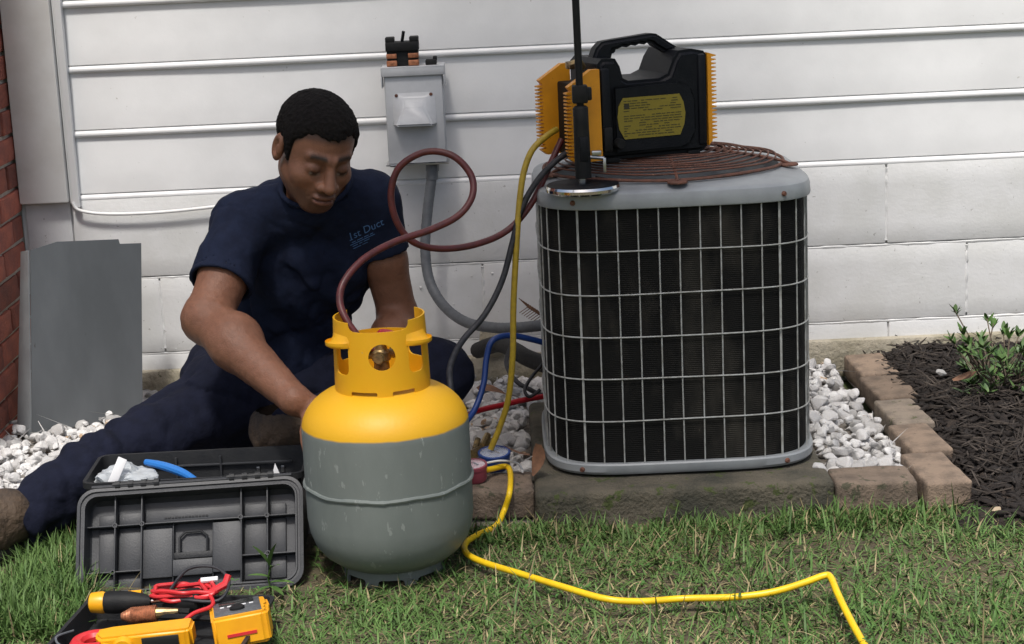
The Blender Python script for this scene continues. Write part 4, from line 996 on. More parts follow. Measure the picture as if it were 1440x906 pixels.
# manifold gauges behind the brick
mg = thing('manifold_gauges', P(685, 655, z=.075), 'blue and red pressure gauges lying face up behind the left edging brick', 'gauges')
for (a_, b_), m_, r_ in (((695, 638), 'hoseblue', .033), ((666, 655), 'gaugered', .027)):
    c_ = P(a_, b_, z=.098); X_ = Matrix.Translation(c_) @ Matrix.Rotation(R(8), 4, 'X')
    bm = new(); add_lathe(bm, [(0, -.032), (r_ * .9, -.032), (r_, -.028), (r_, -.004), (r_ * 1.06, -.003), (r_ * 1.06, .004), (r_ * .93, .005), (r_ * .92, 0), (0, 0)], None, 28, X_); g_ = build('gauge', bm, M[m_], mg)
    bm = new(); add_lathe(bm, [(r_ * .91, .0008), (0, .001)], None, 28, X_); fc = build('dial_face', bm, mat('dial ' + m_, (.16, .22, .33) if m_ == 'hoseblue' else (.55, .42, .44), .3, (.06, .09, .2) if m_ == 'hoseblue' else (.5, .2, .22), 90), g_)
    bm = new(); add_box(bm, X_ @ Vector((.004, .004, .003)), (.003, r_ * .9, .001), rot=Matrix.Rotation(.5, 3, 'Z')); build('needle', bm, M['blackm'], g_)
    bm = new(); add_lathe(bm, [(r_ * .95, .0035), (r_ * .5, .006), (0, .0068)], None, 28, X_); M.setdefault('lens', mat('gauge lens', (.9, .9, .95), .05, alpha=.25)); build('lens', bm, M['lens'], g_)
bm = new(); add_tube(bm, [P(664, 640, z=.075), P(690, 622, z=.075)], .011, 10); add_tube(bm, [P(668, 632, z=.08), P(672, 618, z=.095)], .007, 8); add_tube(bm, [P(678, 628, z=.08), P(686, 612, z=.095)], .008, 8); build('valve_block', bm, M['brass'], mg)
bm = new(); add_tube(bm, catmull([P(680, 652, z=.09), P(705, 648, z=.095), P(728, 652, z=.08), P(735, 664, z=.07)], 6), .0025, 6); build('hook', bm, M['cable'], mg)

# ------------------------------------------------------------------ lawn
def lawn_edge(x): return np.where(x < -.16, 3.66, np.where(x > .90, 3.50 - .10 * np.clip((x - .92) / .5, 0, 1), 3.585)) + .012 * np.sin(x * 23)
def blades(n, x0, x1, y0, y1, lmin, lmax, wid, lean, keep=None, cols=None, seed=0, dens=None):
    x = rng.uniform(x0, x1, n); y = rng.uniform(y0, y1, n); p = np.c_[x, y, np.zeros(n)]
    k = y < lawn_edge(x)
    k &= np.hypot(x - GX, y - GY) > .085
    k &= ~((np.abs(x + .632) < .222) & (y > 3.315) & (y < 3.66))
    k &= ~((np.abs(x + .628) < .165) & (y > 2.86) & (y < 3.125))
    k &= ~((x < -1.0) & (y > 3.37))
    if dens is not None: k &= rng.uniform(0, 1, n) < dens(p)
    if keep is not None: k &= keep(x, y)
    p = p[k]; n = len(p); p[:, 2] = lawn_z(p) - .003
    az = rng.uniform(0, 2 * math.pi, n) ; L = rng.uniform(lmin, lmax, n) * (1 + .35 * vnoise(p, 6, seed + 1)); W = wid * rng.uniform(.6, 1.3, n)
    le = np.abs(rng.normal(lean, .35, n)); cu = rng.normal(.75, .5, n)
    d = np.c_[np.cos(az), np.sin(az)]; sv = np.c_[-d[:, 1], d[:, 0], np.zeros(n)]
    c = p.copy(); V = []; a = le.copy(); S_ = 4
    for i in range(S_ + 1):
        wv = W * (1, 1, .85, .55, .06)[i]
        V += [c - sv * wv[:, None] / 2, c + sv * wv[:, None] / 2]
        a = le + cu * (i + 1) / S_
        st = L / S_
        c = c + np.c_[d * (np.sin(a) * st)[:, None], np.cos(a) * st]
        c[:, 2] = np.maximum(c[:, 2], p[:, 2] + .002)
    V = np.stack(V, 1).reshape(-1, 3); b = (np.arange(n) * 2 * (S_ + 1))[:, None]
    F = np.concatenate([np.c_[b + 2 * i, b + 2 * i + 1, b + 2 * i + 3, b + 2 * i + 2] for i in range(S_)])
    mixv = np.clip(.5 + .5 * vnoise(p, 3.1, seed + 5) + rng.normal(0, .22, n), 0, 1)[:, None]
    ca, cb, cd_ = [np.array(q) for q in cols]; C_ = ca * (1 - mixv) + cb * mixv
    dead = rng.uniform(0, 1, n) < np.clip(.11 + .17 * vnoise(p, 2.4, seed + 9), .02, .5); C_[dead] = cd_ * rng.uniform(.6, 1.25, (dead.sum(), 1))
    C_ *= rng.uniform(.75, 1.25, (n, 1))
    C_ = np.repeat(C_, 2 * (S_ + 1), axis=0)
    return V, F, C_
M['grass'] = attr_mat('grass blades', .55, spec=.25)
tl_ = M['grass'].node_tree; 
G = ((.060, .128, .028), (.122, .198, .058), (.30, .245, .13))
parts = [blades(185000, -1.7, 1.7, 2.5, 3.68, .018, .042, .0032, 1.0, cols=G, dens=lambda p: np.clip(.72 + .55 * vnoise(p, 4.3, 21), .15, 1)),
         blades(11000, -1.3, 1.3, 2.7, 3.68, .045, .080, .0036, .65, cols=G, seed=3, dens=lambda p: np.clip(.25 + .8 * vnoise(p, 5.5, 31), 0, 1)),
         blades(5200, -1.05, -.80, 3.10, 3.62, .040, .085, .0034, .35, cols=G, seed=6),
         blades(4200, -.12, 1.3, 3.50, 3.62, .025, .052, .0036, .6, cols=G, seed=7),
         blades(15000, -1.5, 1.5, 2.6, 3.66, .03, .06, .0024, 1.5, cols=((.24, .19, .10), (.32, .27, .15), (.16, .11, .06)), seed=8)]
off = 0; Vs, Fs, Cs = [], [], []
for V, F, C_ in parts: Vs.append(V); Fs.append(F + off); Cs.append(C_); off += len(V)
mesh_obj('grass', np_mesh('grass', np.concatenate(Vs), np.concatenate(Fs), np.concatenate(Cs)), M['grass'], kind='stuff')
# clover and broad weeds between the blades
Vs, Fs, Cs = [], [], []; off = 0
for _ in range(420):
    x, y = rng.uniform(-1.2, 1.3), rng.uniform(2.7, 3.6)
    if vnoise(np.array([[x, y, 0.]]), 4, 77)[0] < .05 or y > lawn_edge(np.array([x]))[0] - .01 or math.hypot(x - GX, y - GY) < .11 or (abs(x + .63) < .24 and (y > 3.3 or y < 3.14)): continue
    zc = rng.uniform(.012, .034); az = rng.uniform(0, 6.28); col = np.array((.055, .125, .03)) * rng.uniform(.7, 1.4)
    for k in range(3 if rng.uniform() < .7 else 5):
        a = az + k * 2.1; r = rng.uniform(.006, .010); d = np.array((math.cos(a), math.sin(a), .25)); s = np.array((-math.sin(a), math.cos(a), 0)); c = np.array((x, y, zc))
        Vs.append(np.array([c, c + d * r * .6 - s * r * .5, c + d * r * 1.25 - s * r * .3, c + d * r * 1.25 + s * r * .3, c + d * r * .6 + s * r * .5])); Fs.append(np.array([[0, 1, 2, 3], [0, 3, 4, 4]]) + off); off += 5
        Cs.append(np.tile(col, (5, 1)))
V = np.concatenate(Vs); F = np.concatenate(Fs); F = F[F[:, 2] != F[:, 3]]
mesh_obj('clover', np_mesh('clover', V, F, np.concatenate(Cs)), M['grass'], kind='stuff')
wd = thing('weed', (-.475, 3.285, 0), 'broad leaved green weed sprouting in front of the toolbox lid', 'plant')
def leaf_mesh(L, W, m, bend=.25):
    bm = new(); n = 5; rows = []
    for i in range(n + 1):
        t = i / n; wv = W * math.sin(math.pi * min(.97, .12 + t * .86)) ** .8 * .5
        rows.append([bm.verts.new((s * wv, t * L, -bend * t * t * L + (.12 * wv if s else 0))) for s in (-1, 0, 1)])
    for A_, B_ in zip(rows, rows[1:]):
        for j in range(2): bm.faces.new((A_[j], A_[j + 1], B_[j + 1], B_[j]))
    me = bpy.data.meshes.new('leaf'); bm.to_mesh(me); bm.free(); me.shade_smooth(); me.materials.append(m); return me
def put_leaf(me, root, loc, d, roll=0, s=1, name='leaf'):
    o = bpy.data.objects.new(name, me); COL.objects.link(o); o.parent = root
    o.location = Vector(loc) - OFF[root.name]; q = Vector(d).normalized().to_track_quat('Y', 'Z'); o.rotation_euler = (q @ Matrix.Rotation(roll, 3, 'Y').to_quaternion()).to_euler(); o.scale = (s, s, s); return o
lm_w = leaf_mesh(.045, .013, M['leaf'], .3)
bm = new(); add_tube(bm, [(-.475, 3.285, 0), (-.478, 3.28, .03), (-.47, 3.275, .055)], .0018, 6); build('stem', bm, M['leaf'], wd)
for (z, d, s) in ((.02, (1, -.3, .35), 1), (.03, (-.9, -.2, .5), .9), (.045, (.4, -.5, .6), .9), (.055, (-.5, .1, 1.2), 1), (.053, (.15, -.1, 1.3), 1.1), (.012, (.6, -.7, .1), .9), (.012, (-.8, -.5, .1), .8)): put_leaf(lm_w, wd, (-.474, 3.281, z), d, 0, s)

# ------------------------------------------------------------------ shrub, dead leaves and bits
sh = thing('shrub', P(1405, 545, z=.06), 'small green leafy azalea shrub growing in the dark mulch against the block wall', 'shrub')
lms = [leaf_mesh(.024, .0105, M['leaf'], .1), leaf_mesh(.021, .009, M['leaf'], .35), leaf_mesh(.027, .011, M['leaf'], -.1)]
base = P(1405, 548, z=.05); random.seed(21)
tips = [(1342, 436, 4.42), (1352, 462, 4.40), (1338, 478, 4.38), (1360, 480, 4.36), (1388, 448, 4.46), (1397, 455, 4.40), (1380, 474, 4.38), (1411, 464, 4.42), (1420, 470, 4.36), (1433, 470, 4.44)]
low = [(random.uniform(1344, 1500), random.uniform(486, 572), random.uniform(4.10, 4.42)) for _ in range(80)]
sbm = new(); fbm = new()
for (a, b, y) in tips + low:
    t = P(a, b, y=y); t.z = max(t.z, .085)
    mid = base.lerp(t, .5) + Vector((random.uniform(-.02, .02), random.uniform(-.02, .02), -.015))
    add_tube(sbm, catmull([base + Vector((random.uniform(-.02, .02), random.uniform(-.02, .02), 0)), mid, t], 5), .0017, 5)
    dirv = (t - mid).normalized(); nl = 7 if (a, b, y) in tips else 6
    if (a, b, y) in low:
        for k in range(7):
            az = k * 2.4 + random.random(); el = random.uniform(.0, 1.0)
            d = Vector((math.cos(az) * math.cos(el), math.sin(az) * math.cos(el), math.sin(el))) + dirv * .4
            n0 = len(fbm.verts); fbm.from_mesh(random.choice(lms)); fbm.verts.ensure_lookup_table()
            mt = Matrix.LocRotScale(t - dirv * random.uniform(0, .02), d.to_track_quat('Y', 'Z'), Vector((1, 1, 1)) * random.uniform(.8, 1.25))
            for v in fbm.verts[n0:]: v.co = mt @ v.co
        continue
    for k in range(nl):
        az = k * 2.4 + random.random(); el = random.uniform(.35, 1.15)
        d = Vector((math.cos(az) * math.cos(el), math.sin(az) * math.cos(el), math.sin(el))) + dirv * .5
        put_leaf(random.choice(lms), sh, t - dirv * random.uniform(0, .018), d, random.uniform(-.5, .5), random.uniform(.75, 1.2))
build('stem', sbm, M['bark'], sh, kind='stuff')
M['leafmix'] = mat('leaf mix', (.045, .10, .022), .5, (.10, .17, .045), 45)
build('foliage', fbm, M['leafmix'], sh, kind='stuff')
dlm = [leaf_mesh(.06, .036, M['deadleaf'], .5), leaf_mesh(.05, .03, M['deadleaf'], -.4)]
def dead(px_, py_, y, d, s, roll, label):
    o = bpy.data.objects.new('dry_leaf', dlm[int(s * 10) % 2]); COL.objects.link(o); o.location = P(px_, py_, y=y); q = Vector(d).normalized().to_track_quat('Y', 'Z'); o.rotation_euler = (q @ Matrix.Rotation(roll, 3, 'Y').to_quaternion()).to_euler(); o.scale = (s, s, s)
    tag(o, label, 'leaf', 'dry leaves lying about')
dead(757, 625, 3.70, (.1, .2, -1), 1.0, .3, 'curled brown dry leaf leaning against the left corner of the pad')
dead(745, 640, 3.74, (-1, -.1, .05), 1.1, .1, 'brown dry leaf lying behind the brick beside the blue gauge')
dead(655, 535, 4.05, (.4, -.3, .35), 1.1, .6, 'reddish dry leaf upright beside the seated man\'s knee')
dead(672, 548, 4.00, (.8, .3, .1), 1.2, .2, 'brown dry leaf on the stones under the blue hose')
dead(1142, 655, 3.72, (.1, .3, -.8), .8, -.4, 'brown dry leaf at the right front corner of the pad')
dead(1340, 535, 4.14, (1, .1, .05), .9, .1, 'tan dry leaf lying on the dark mulch in front of the shrub')
dead(1352, 532, 4.17, (1, -.1, .1), .7, .3, 'smaller tan dry leaf overlapping another on the mulch')
def pebble(px_, py_, y, s, label, m='stone', sc=(1, 1, 1), name='pebble'):
    o = bpy.data.objects.new(name, smesh[3].copy()); COL.objects.link(o); o.location = P(px_, py_, y=y); o.scale = (s * sc[0], s * sc[1], s * sc[2]); o.rotation_euler = (.2, .1, 1)
    o.data.materials[0] = M[m]; tag(o, label, 'stone' if m == 'stone' else 'wood chip')
M['tan'] = mat('tan chip', (.42, .33, .22), .85)
pebble(1323, 524, 4.24, .016, 'round pale stone lying alone on the dark mulch')
pebble(1152, 657, 3.70, .019, 'white stone escaped onto the pad corner below the air conditioner')
pebble(1402, 717, 3.50, .012, 'grey wood chip at the front edge of the mulch by the lawn', 'tan', (2.2, .8, .7), 'wood_chip')
tw = thing('twig', P(752, 445, y=4.35), 'dead brown evergreen twig sticking out behind the left side of the air conditioner', 'twig')
bm = new(); a_, b_ = P(770, 450, y=4.3), P(742, 432, y=4.3); add_tube(bm, [a_, b_], .0018, 5)
for t in np.linspace(.1, 1, 9):
    c_ = a_.lerp(b_, t)
    for s in (-1, 1): add_tube(bm, [c_, c_ + Vector((-.020, .004, s * .018 + .004))], .0011, 4)
build('needles', bm, M['deadleaf'], tw, kind='stuff')

# ------------------------------------------------------------------ the seated person
A_ = np.array
def PP(px_, py_, y): return np.array(P(px_, py_, y=y))
psi, the, rol = R(25), R(26), R(-8)
HS = .925
hf = A_([math.sin(psi) * math.cos(the), -math.cos(psi) * math.cos(the), -math.sin(the)])
hu = A_([math.sin(psi) * math.sin(the), -math.cos(psi) * math.sin(the), math.cos(the)])
hx = np.cross(hf, hu); hu = hu * math.cos(rol) + hx * math.sin(rol); hx = np.cross(hf, hu)
HB = np.stack([hx, hf, hu], 1)
HC = PP(464, 240, 3.66) - .090 * HS * hf
neck = PP(446, 258, 3.90)
shR, shL = PP(344, 314, 3.91), PP(521, 284, 3.95)
elR, wrR, haR = PP(292, 448, 3.73), PP(414, 562, 3.515), PP(440, 596, 3.475)
elL, wrL, haL = PP(560, 446, 3.98), PP(535, 522, 3.80), PP(515, 540, 3.72)
chest, waist, hips = PP(432, 348, 3.99), PP(402, 455, 4.06), PP(388, 545, 4.08)
def skull(q):
    a = q.copy(); a[:, 0] = np.abs(a[:, 0])
    d = smin(ell(q, (0, -.015, .034), (.0800, .098, .081)), ell(q, (0, .030, -.035), (.0665, .064, .077)), .03)
    d = smin(d, cap(a, (.054, -.002, -.052), (.021, .062, -.096), .016, .017), .025)
    return smin(d, ell(q, (0, .069, -.101), (.025, .020, .018)), .02), a
def f_head(q):
    d, a = skull(q)
    d = smin(d, cap(a, (.008, .087, .0205), (.044, .070, .023), .009, .0075), .012)
    d = smin(d, ell(a, (.044, .056, -.030), (.022, .024, .020)), .02)
    d = smin(d, ell(q, (0, .076, -.068), (.031, .022, .025)), .02)
    d = smax(d, -(np.linalg.norm(a - A_((.032, .1065, -.003)), axis=1) - .0235), .012)
    d = smin(d, ell(a, (.0315, .0738, -.003), (.0185, .0165, .0150)), .005)
    d = smax(d, -cap(a, (.022, .0915, -.0085), (.042, .0885, -.0075), .0011, .0011), .0015)      # lash line of the lowered lids
    d = smax(d, -cap(a, (.020, .094, .0115), (.043, .0875, .0115), .0012, .0012), .003)          # lid crease
    d = smin(d, cap(q, (0, .088, .012), (0, .1125, -.034), .0082, .0135), .011)
    d = smin(d, np.linalg.norm(a - A_((.0160, .0995, -.039)), axis=1) - .0105, .007)
    d = smax(d, -cap(a, (.0075, .108, -.0505), (.0085, .104, -.040), .0038, .003), .003)
    d = smax(d, -cap(a, (.021, .100, -.044), (.034, .086, -.070), .0016, .0012), .005)
    d = smax(d, -cap(a, (.018, .0945, -.0205), (.042, .085, -.0185), .0008, .0008), .004)
    d = smin(d, ell(q, (0, .0965, -.0630), (.0262, .0115, .0078)), .004)
    d = smin(d, ell(q, (0, .0950, -.0765), (.0235, .0125, .0098)), .004)
    d = smax(d, -cap(a, (0, .1085, -.0692), (.026, .092, -.0712), .0018, .0015), .002)
    e = ell(a, (.0825, -.014, -.006), (.0115, .021, .033))
    e = smax(e, -ell(a, (.0955, -.009, -.002), (.0115, .013, .022)), .003); e = smin(e, cap(a, (.087, .0, -.010), (.089, -.004, .004), .004, .003), .003)
    return smin(d, e, .006)
def finger(p, pts, rs):
    d = None
    for i in range(len(pts) - 1):
        c = cap(p, pts[i], pts[i + 1], rs[i], rs[i + 1]); d = c if d is None else np.minimum(d, c)
    return d
# right hand laid against the cylinder, fingers spread down its far side and curled to its curve
cyl_c = A_([GX, GY])
def on_cyl(a_deg, z, off): return A_([GX + (.159 + off) * math.cos(R(a_deg)), GY + (.159 + off) * math.sin(R(a_deg)), z])
hand_R = []
for k, (a0, Lf, rf) in enumerate(((147, .074, .0092), (135, .084, .0095), (123, .078, .0090), (112, .062, .0080))):
    z0 = .243 - .004 * abs(k - 1.2); drift = -(4 + 5 * k)
    hand_R.append(([on_cyl(a0, z0, .016), on_cyl(a0 + drift * .4, z0 - Lf * .42, .0135), on_cyl(a0 + drift * .75, z0 - Lf * .74, .0105), on_cyl(a0 + drift, z0 - Lf, .0085)], (rf, rf * .98, rf * .9, rf * .78)))
thumbR = ([on_cyl(148, .275, .026), on_cyl(154, .255, .022), on_cyl(158, .238, .014), on_cyl(161, .226, .0095)], (.0125, .0115, .0105, .0085))
palmR0, palmR1 = on_cyl(139, .283, .026), on_cyl(132, .250, .019)
hand_L = []
for k in range(4):
    b0 = haL + A_([-.030 + .020 * k, -.005 + .006 * k, .004]); L_f = (.066, .078, .073, .058)[k]
    hand_L.append(([b0, b0 + A_([-.006, -.42 * L_f, .004]), b0 + A_([-.010, -.72 * L_f, -.012]), b0 + A_([-.012, -.9 * L_f, -.030])], (.0092, .009, .0085, .0075)))
thumbL = ([wrL + A_([-.028, -.025, .0]), wrL + A_([-.050, -.045, .0]), wrL + A_([-.058, -.068, -.006])], (.012, .011, .009))
def f_body(p):
    out = np.full(len(p), 9., float)
    q = (p - HC) @ HB / HS
    d = smin(ell(p, chest, (.125, .075, .125)), ell(p, waist, (.11, .075, .12)), .05)
    d = smin(d, cap(p, shR, shL, .034, .034), .03)
    d = smin(d, cap(p, neck, HC + HB @ A_([0, -.022, -.055]), .064, .058), .03)
    d = smin(d, cap(p, neck + A_([0, .02, -.03]), shR, .040, .032), .02); d = smin(d, cap(p, neck + A_([0, .02, -.03]), shL, .040, .032), .02)
    # right arm: deltoid, biceps, elbow, forearm belly, wrist
    m = .5 * (shR + elR)
    ar = smin(cap(p, shR, m, .042, .053), cap(p, m, elR, .054, .047), .02)
    ar = smin(ar, np.linalg.norm(p - (elR + A_([-.008, .010, -.008])), axis=1) - .043, .02)
    fm = elR + .34 * (wrR - elR)
    ar = smin(ar, cap(p, elR, fm, .046, .0515), .025); ar = smin(ar, cap(p, fm, wrR, .0505, .030), .02)
    ar = smin(ar, ell(p, elR + .28 * (wrR - elR) + A_([.008, 0, .012]), (.045, .04, .04)), .03)
    hd = cap(p, wrR, palmR0, .029, .024); hd = smin(hd, cap(p, palmR0, palmR1, .027, .020), .012)
    for (pts, rs) in hand_R: hd = smin(hd, cap(p, palmR0, pts[0], .016, .0115), .010); hd = smin(hd, finger(p, pts, rs), .004)
    hd = smin(hd, cap(p, palmR0, thumbR[0][0], .018, .014), .010); hd = smin(hd, finger(p, *thumbR), .005)
    ar = smin(ar, hd, .012)
    m = .5 * (shL + elL)
    al = smin(cap(p, shL, m, .040, .046), cap(p, m, elL, .048, .042), .02); al = smin(al, cap(p, elL, elL + .35 * (wrL - elL), .042, .044), .02); al = smin(al, cap(p, elL + .35 * (wrL - elL), wrL, .044, .028), .02)
    hl_ = cap(p, wrL, haL, .026, .024)
    for (pts, rs) in hand_L: hl_ = smin(hl_, cap(p, wrL, pts[0], .014, .011), .008); hl_ = smin(hl_, finger(p, pts, rs), .003)
    hl_ = smin(hl_, finger(p, *thumbL), .006); al = smin(al, hl_, .012)
    ar = ar + .0007 * vnoise(p, 90, 41) - .0022 * np.exp(-(cap(p, elR + A_([.03, -.03, .035]), wrR + A_([0, -.01, .02]), .001, .001) / .006) ** 2)
    d = smin(smin(d, ar, .02), al, .02)
    near = np.linalg.norm(q, axis=1) < .19
    if near.any(): d[near] = smin(d[near], f_head(q[near]) * HS, .012)
    return d
def sdf_obj(name, f, lo, hi, h, m, parent, colour=None, sm=1):
    V, F = surface(f, lo, hi, h)
    me = np_mesh(name, V, F, colour(V) if colour else None)
    me.shade_smooth(); return mesh_obj(name, me, m, parent)
def skin_colour(V):
    q = (V - HC) @ HB / HS; ax = np.abs(q[:, 0]); y, z = q[:, 1], q[:, 2]
    base = A_([.205, .094, .056]); C_ = np.tile(base, (len(V), 1))
    C_ *= (1 + .10 * vnoise(V, 22, 1) + .07 * vnoise(V, 60, 2) + .10 * vnoise(V, 170, 3))[:, None]
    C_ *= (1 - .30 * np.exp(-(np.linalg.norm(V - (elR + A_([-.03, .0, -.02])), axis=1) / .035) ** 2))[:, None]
    g = lambda v, c, w_: np.exp(-((v - c) / w_) ** 2)
    hd = np.linalg.norm(q, axis=1) < .18
    def blend(wt, col): nonlocal C_; wt = np.clip(wt * hd, 0, 1)[:, None]; C_ = C_ * (1 - wt) + A_(col) * wt
    fr = (y > .05)
    blend(.95 * fr * np.clip((ax - .009) / .006, 0, 1) * np.clip((.052 - ax) / .008, 0, 1) * g(z, .0235 + .0035 * np.sin(np.clip(ax / .052, 0, 1) * 3), .0062), (.012, .010, .008))
    alm = np.clip((.0445 - ax) / .003, 0, 1) * np.clip((ax - .0185) / .003, 0, 1) * fr
    mid_ = -.0108 + .0016 * ((ax - .0315) / .012) ** 2
    blend(.95 * alm * g(z, mid_ - .001, .0048), (.34, .29, .26))
    blend(.98 * fr * np.clip((.0066 - np.abs(ax - .0325)) / .0015, 0, 1) * g(z, -.0112, .0056), (.008, .005, .004))
    blend(.97 * alm * g(z, mid_ + .0040, .0026), (.008, .005, .005))
    blend(.5 * alm * g(z, mid_ - .0042, .0015), (.06, .03, .022))
    hl = np.interp(y, [-.11, -.05, -.034, -.026, .002, .007, .024, .033, .050, .066, .10], [-.050, -.050, -.040, .022, .024, -.022, -.018, .042, .060, .066, .069])
    blend(.75 * np.clip((z - hl + .016) / .014, 0, 1) * (ax < .079), (.02, .013, .011))
    blend(.65 * fr * g(ax, .030, .019) * g(z, .003, .014), (.095, .042, .028))  # shade of the eye sockets painted into the skin colour
    blend(.75 * fr * (y > .082) * np.clip((.026 - ax) / .006, 0, 1) * g(z, -.070, .0125), (.165, .066, .052))
    blend(.9 * fr * g(z, -.0697, .0018) * np.clip((.027 - ax) / .004, 0, 1), (.05, .02, .016))
    st = np.clip((-.050 - z) / .02, 0, 1) * np.clip((y + .0) / .02, 0, 1) * (1 - np.clip((.026 - ax) / .006, 0, 1) * g(z, -.070, .0125))
    blend(.62 * st, (.055, .031, .023))
    blend(.55 * np.clip((.030 - ax) / .006, 0, 1) * fr * g(z, -.055, .005), (.075, .04, .03))
    blend(.8 * fr * g(z, -.046, .004) * g(ax, .0085, .004), (.05, .022, .016))
    blend(.5 * (y > .09) * g(z, -.03, .015) * g(ax, 0, .016), (.25, .118, .074))
    return np.clip(C_, .004, .9)
pe = thing('person', (-.47, 3.98, 0), 'seated man in a navy T-shirt and trousers leaning down to work beside the gas cylinder', 'person')
allp = np.array([HC, shR, shL, elR, wrR, elL, wrL, waist]); lo = allp.min(0) - A_([.12, .17, .22]); hi = allp.max(0) + A_([.13, .16, .18])
lo[1] = 3.38; lo[2] = .09
body = sdf_obj('body', f_body, lo, hi, .0027, M['skin'], pe, skin_colour)
def f_hair(p):
    q = (p - HC) @ HB / HS; d, a = skull(q)
    hl = np.interp(q[:, 1], [-.11, -.05, -.034, -.026, .002, .007, .024, .033, .050, .066, .10], [-.050, -.050, -.040, .022, .024, -.022, -.018, .042, .060, .066, .069])
    hl = hl + .002 * vnoise(p, 160, 4) + .006 * np.clip((np.abs(q[:, 0]) - .02) / .03, -1, 1) * (q[:, 1] > .05)
    thick = .0025 + .0055 * np.clip((q[:, 2] - hl) / .035, 0, 1) ** .6 * np.clip((q[:, 2] + .04) / .10, .25, 1)
    return smax(d * HS - thick - .0022 * vnoise(p, 230, 3), (hl - q[:, 2] + .0055 * vnoise(p, 140, 6)) * .8, .0025)
sdf_obj('hair', f_hair, HC - .15, HC + .16, .0024, M['hair'], pe)
# shirt
slR, slL = shR + .66 * (elR - shR), shL + .44 * (elL - shL)
aR = (elR - shR) / np.linalg.norm(elR - shR); aL = (elL - shL) / np.linalg.norm(elL - shL)
def crease(p, sc, seed, amp, k=5):
    n = vnoise(p, sc, seed) + .35 * vnoise(p, sc * 2.3, seed + 1)
    return amp * (1 - np.clip(np.abs(n) * 1.6, 0, 1)) ** k
def folds(p):
    s = A_([1.0, 1.0, .45]); n = .0030 * vnoise(p * s, 13, 12) + .0035 * vnoise(p * A_([1, 1, .6]) + .02 * np.sin(p[:, [1, 2, 0]] * 20), 27, 13) + .0012 * vnoise(p, 70, 14)
    t = (p - chest) @ A_([.75, 0, .66]); n += .0035 * np.sin(t * 75 + 2.2 * vnoise(p, 9, 15)) * np.clip((.02 - (p[:, 2] - chest[2])) / .10, 0, 1)
    u = (p - shR) @ A_([.35, 0, -.94]); n += .003 * np.sin(u * 95 + 3 * vnoise(p, 10, 16)) * np.exp(-(np.linalg.norm(p - (shR + A_([.05, -.02, -.09])), axis=1) / .09) ** 2)
    w_ = np.clip((np.minimum(np.linalg.norm(p - shR, axis=1), np.linalg.norm(p - shL, axis=1)) - .06) / .08, .08, 1)
    n += w_ * crease(p @ A_([[.9, .1, .42], [0, 1, 0], [-.25, 0, .45]]), 8.5, 40, .0105, 3.5) + w_ * crease(p @ A_([[.8, 0, .5], [0, 1, 0], [-.4, 0, .6]]), 16, 44, .0045, 3)
    return n
def f_shirt(p):
    d = smin(ell(p, chest, (.172, .118, .165)), ell(p, waist, (.150, .112, .150)), .07)
    d = smin(d, ell(p, hips + A_([0, -.01, .06]), (.165, .130, .07)), .05)
    d = smin(d, cap(p, shR, shL, .058, .056), .04)
    d = smin(d, cap(p, neck + A_([0, .02, -.015]), shR, .063, .058), .03); d = smin(d, cap(p, neck + A_([0, .02, -.015]), shL, .063, .056), .03)
    d = smin(d, cap(p, neck + A_([0, .015, -.03]), neck + A_([0, -.012, .012]), .084, .070), .03)
    sr = cap(p, shR, slR, .0670, .0690); sr = smax(sr, (p - slR) @ aR, .002)
    sL = cap(p, shL, slL, .0610, .0600); sL = smax(sL, (p - slL) @ aL, .002)
    # sleeve seams
    sR = (p - shR) @ aR; d = smin(smin(d, sr, .022), sL, .02)
    d = d + .0022 * np.exp(-((sR - .012 - .10 * ((p - shR) @ A_([.8, -.3, .2]))) / .0028) ** 2) * (np.linalg.norm(p - shR, axis=1) < .12)
    d = d - .0018 * np.exp(-(((p - slR) @ aR + .017) / .0022) ** 2) * (np.linalg.norm(p - slR, axis=1) < .1) * -1
    hem = np.minimum(np.abs((p - slR) @ aR) + 9 * (np.linalg.norm(p - slR, axis=1) > .11), np.abs((p - slL) @ aL) + 9 * (np.linalg.norm(p - slL, axis=1) > .10))
    d = d + folds(p) * np.clip(hem / .05, .18, 1)
    d = smax(d, -cap(p, slR - .02 * aR, slR + .06 * aR, .0595, .0595), .002); d = smax(d, -cap(p, slL - .015 * aL, slL + .06 * aL, .0515, .0515), .002)
    nk = neck + A_([-.002, -.030, .004]); axn = A_([-.03, -.52, .85]); axn /= np.linalg.norm(axn)
    hgt = (p - nk) @ axn; rad = np.linalg.norm((p - nk) - hgt[:, None] * axn, axis=1)
    d = smax(d, -smax(rad - .080, .006 - hgt, .006), .006)
    rib = np.sqrt((rad - .073) ** 2 + (hgt + .002) ** 2) - .006
    d = smin(d, rib, .004)
    hole = smax(rad - .066, -hgt - .03, .004)
    return smax(d, -hole, .003)
lo = A_([shR[0] - .13, 3.70, .16]); hi = A_([shL[0] + .12, 4.24, neck[2] + .10])
shirt = sdf_obj('shirt', f_shirt, lo, hi, .0042, M['shirt'], pe)
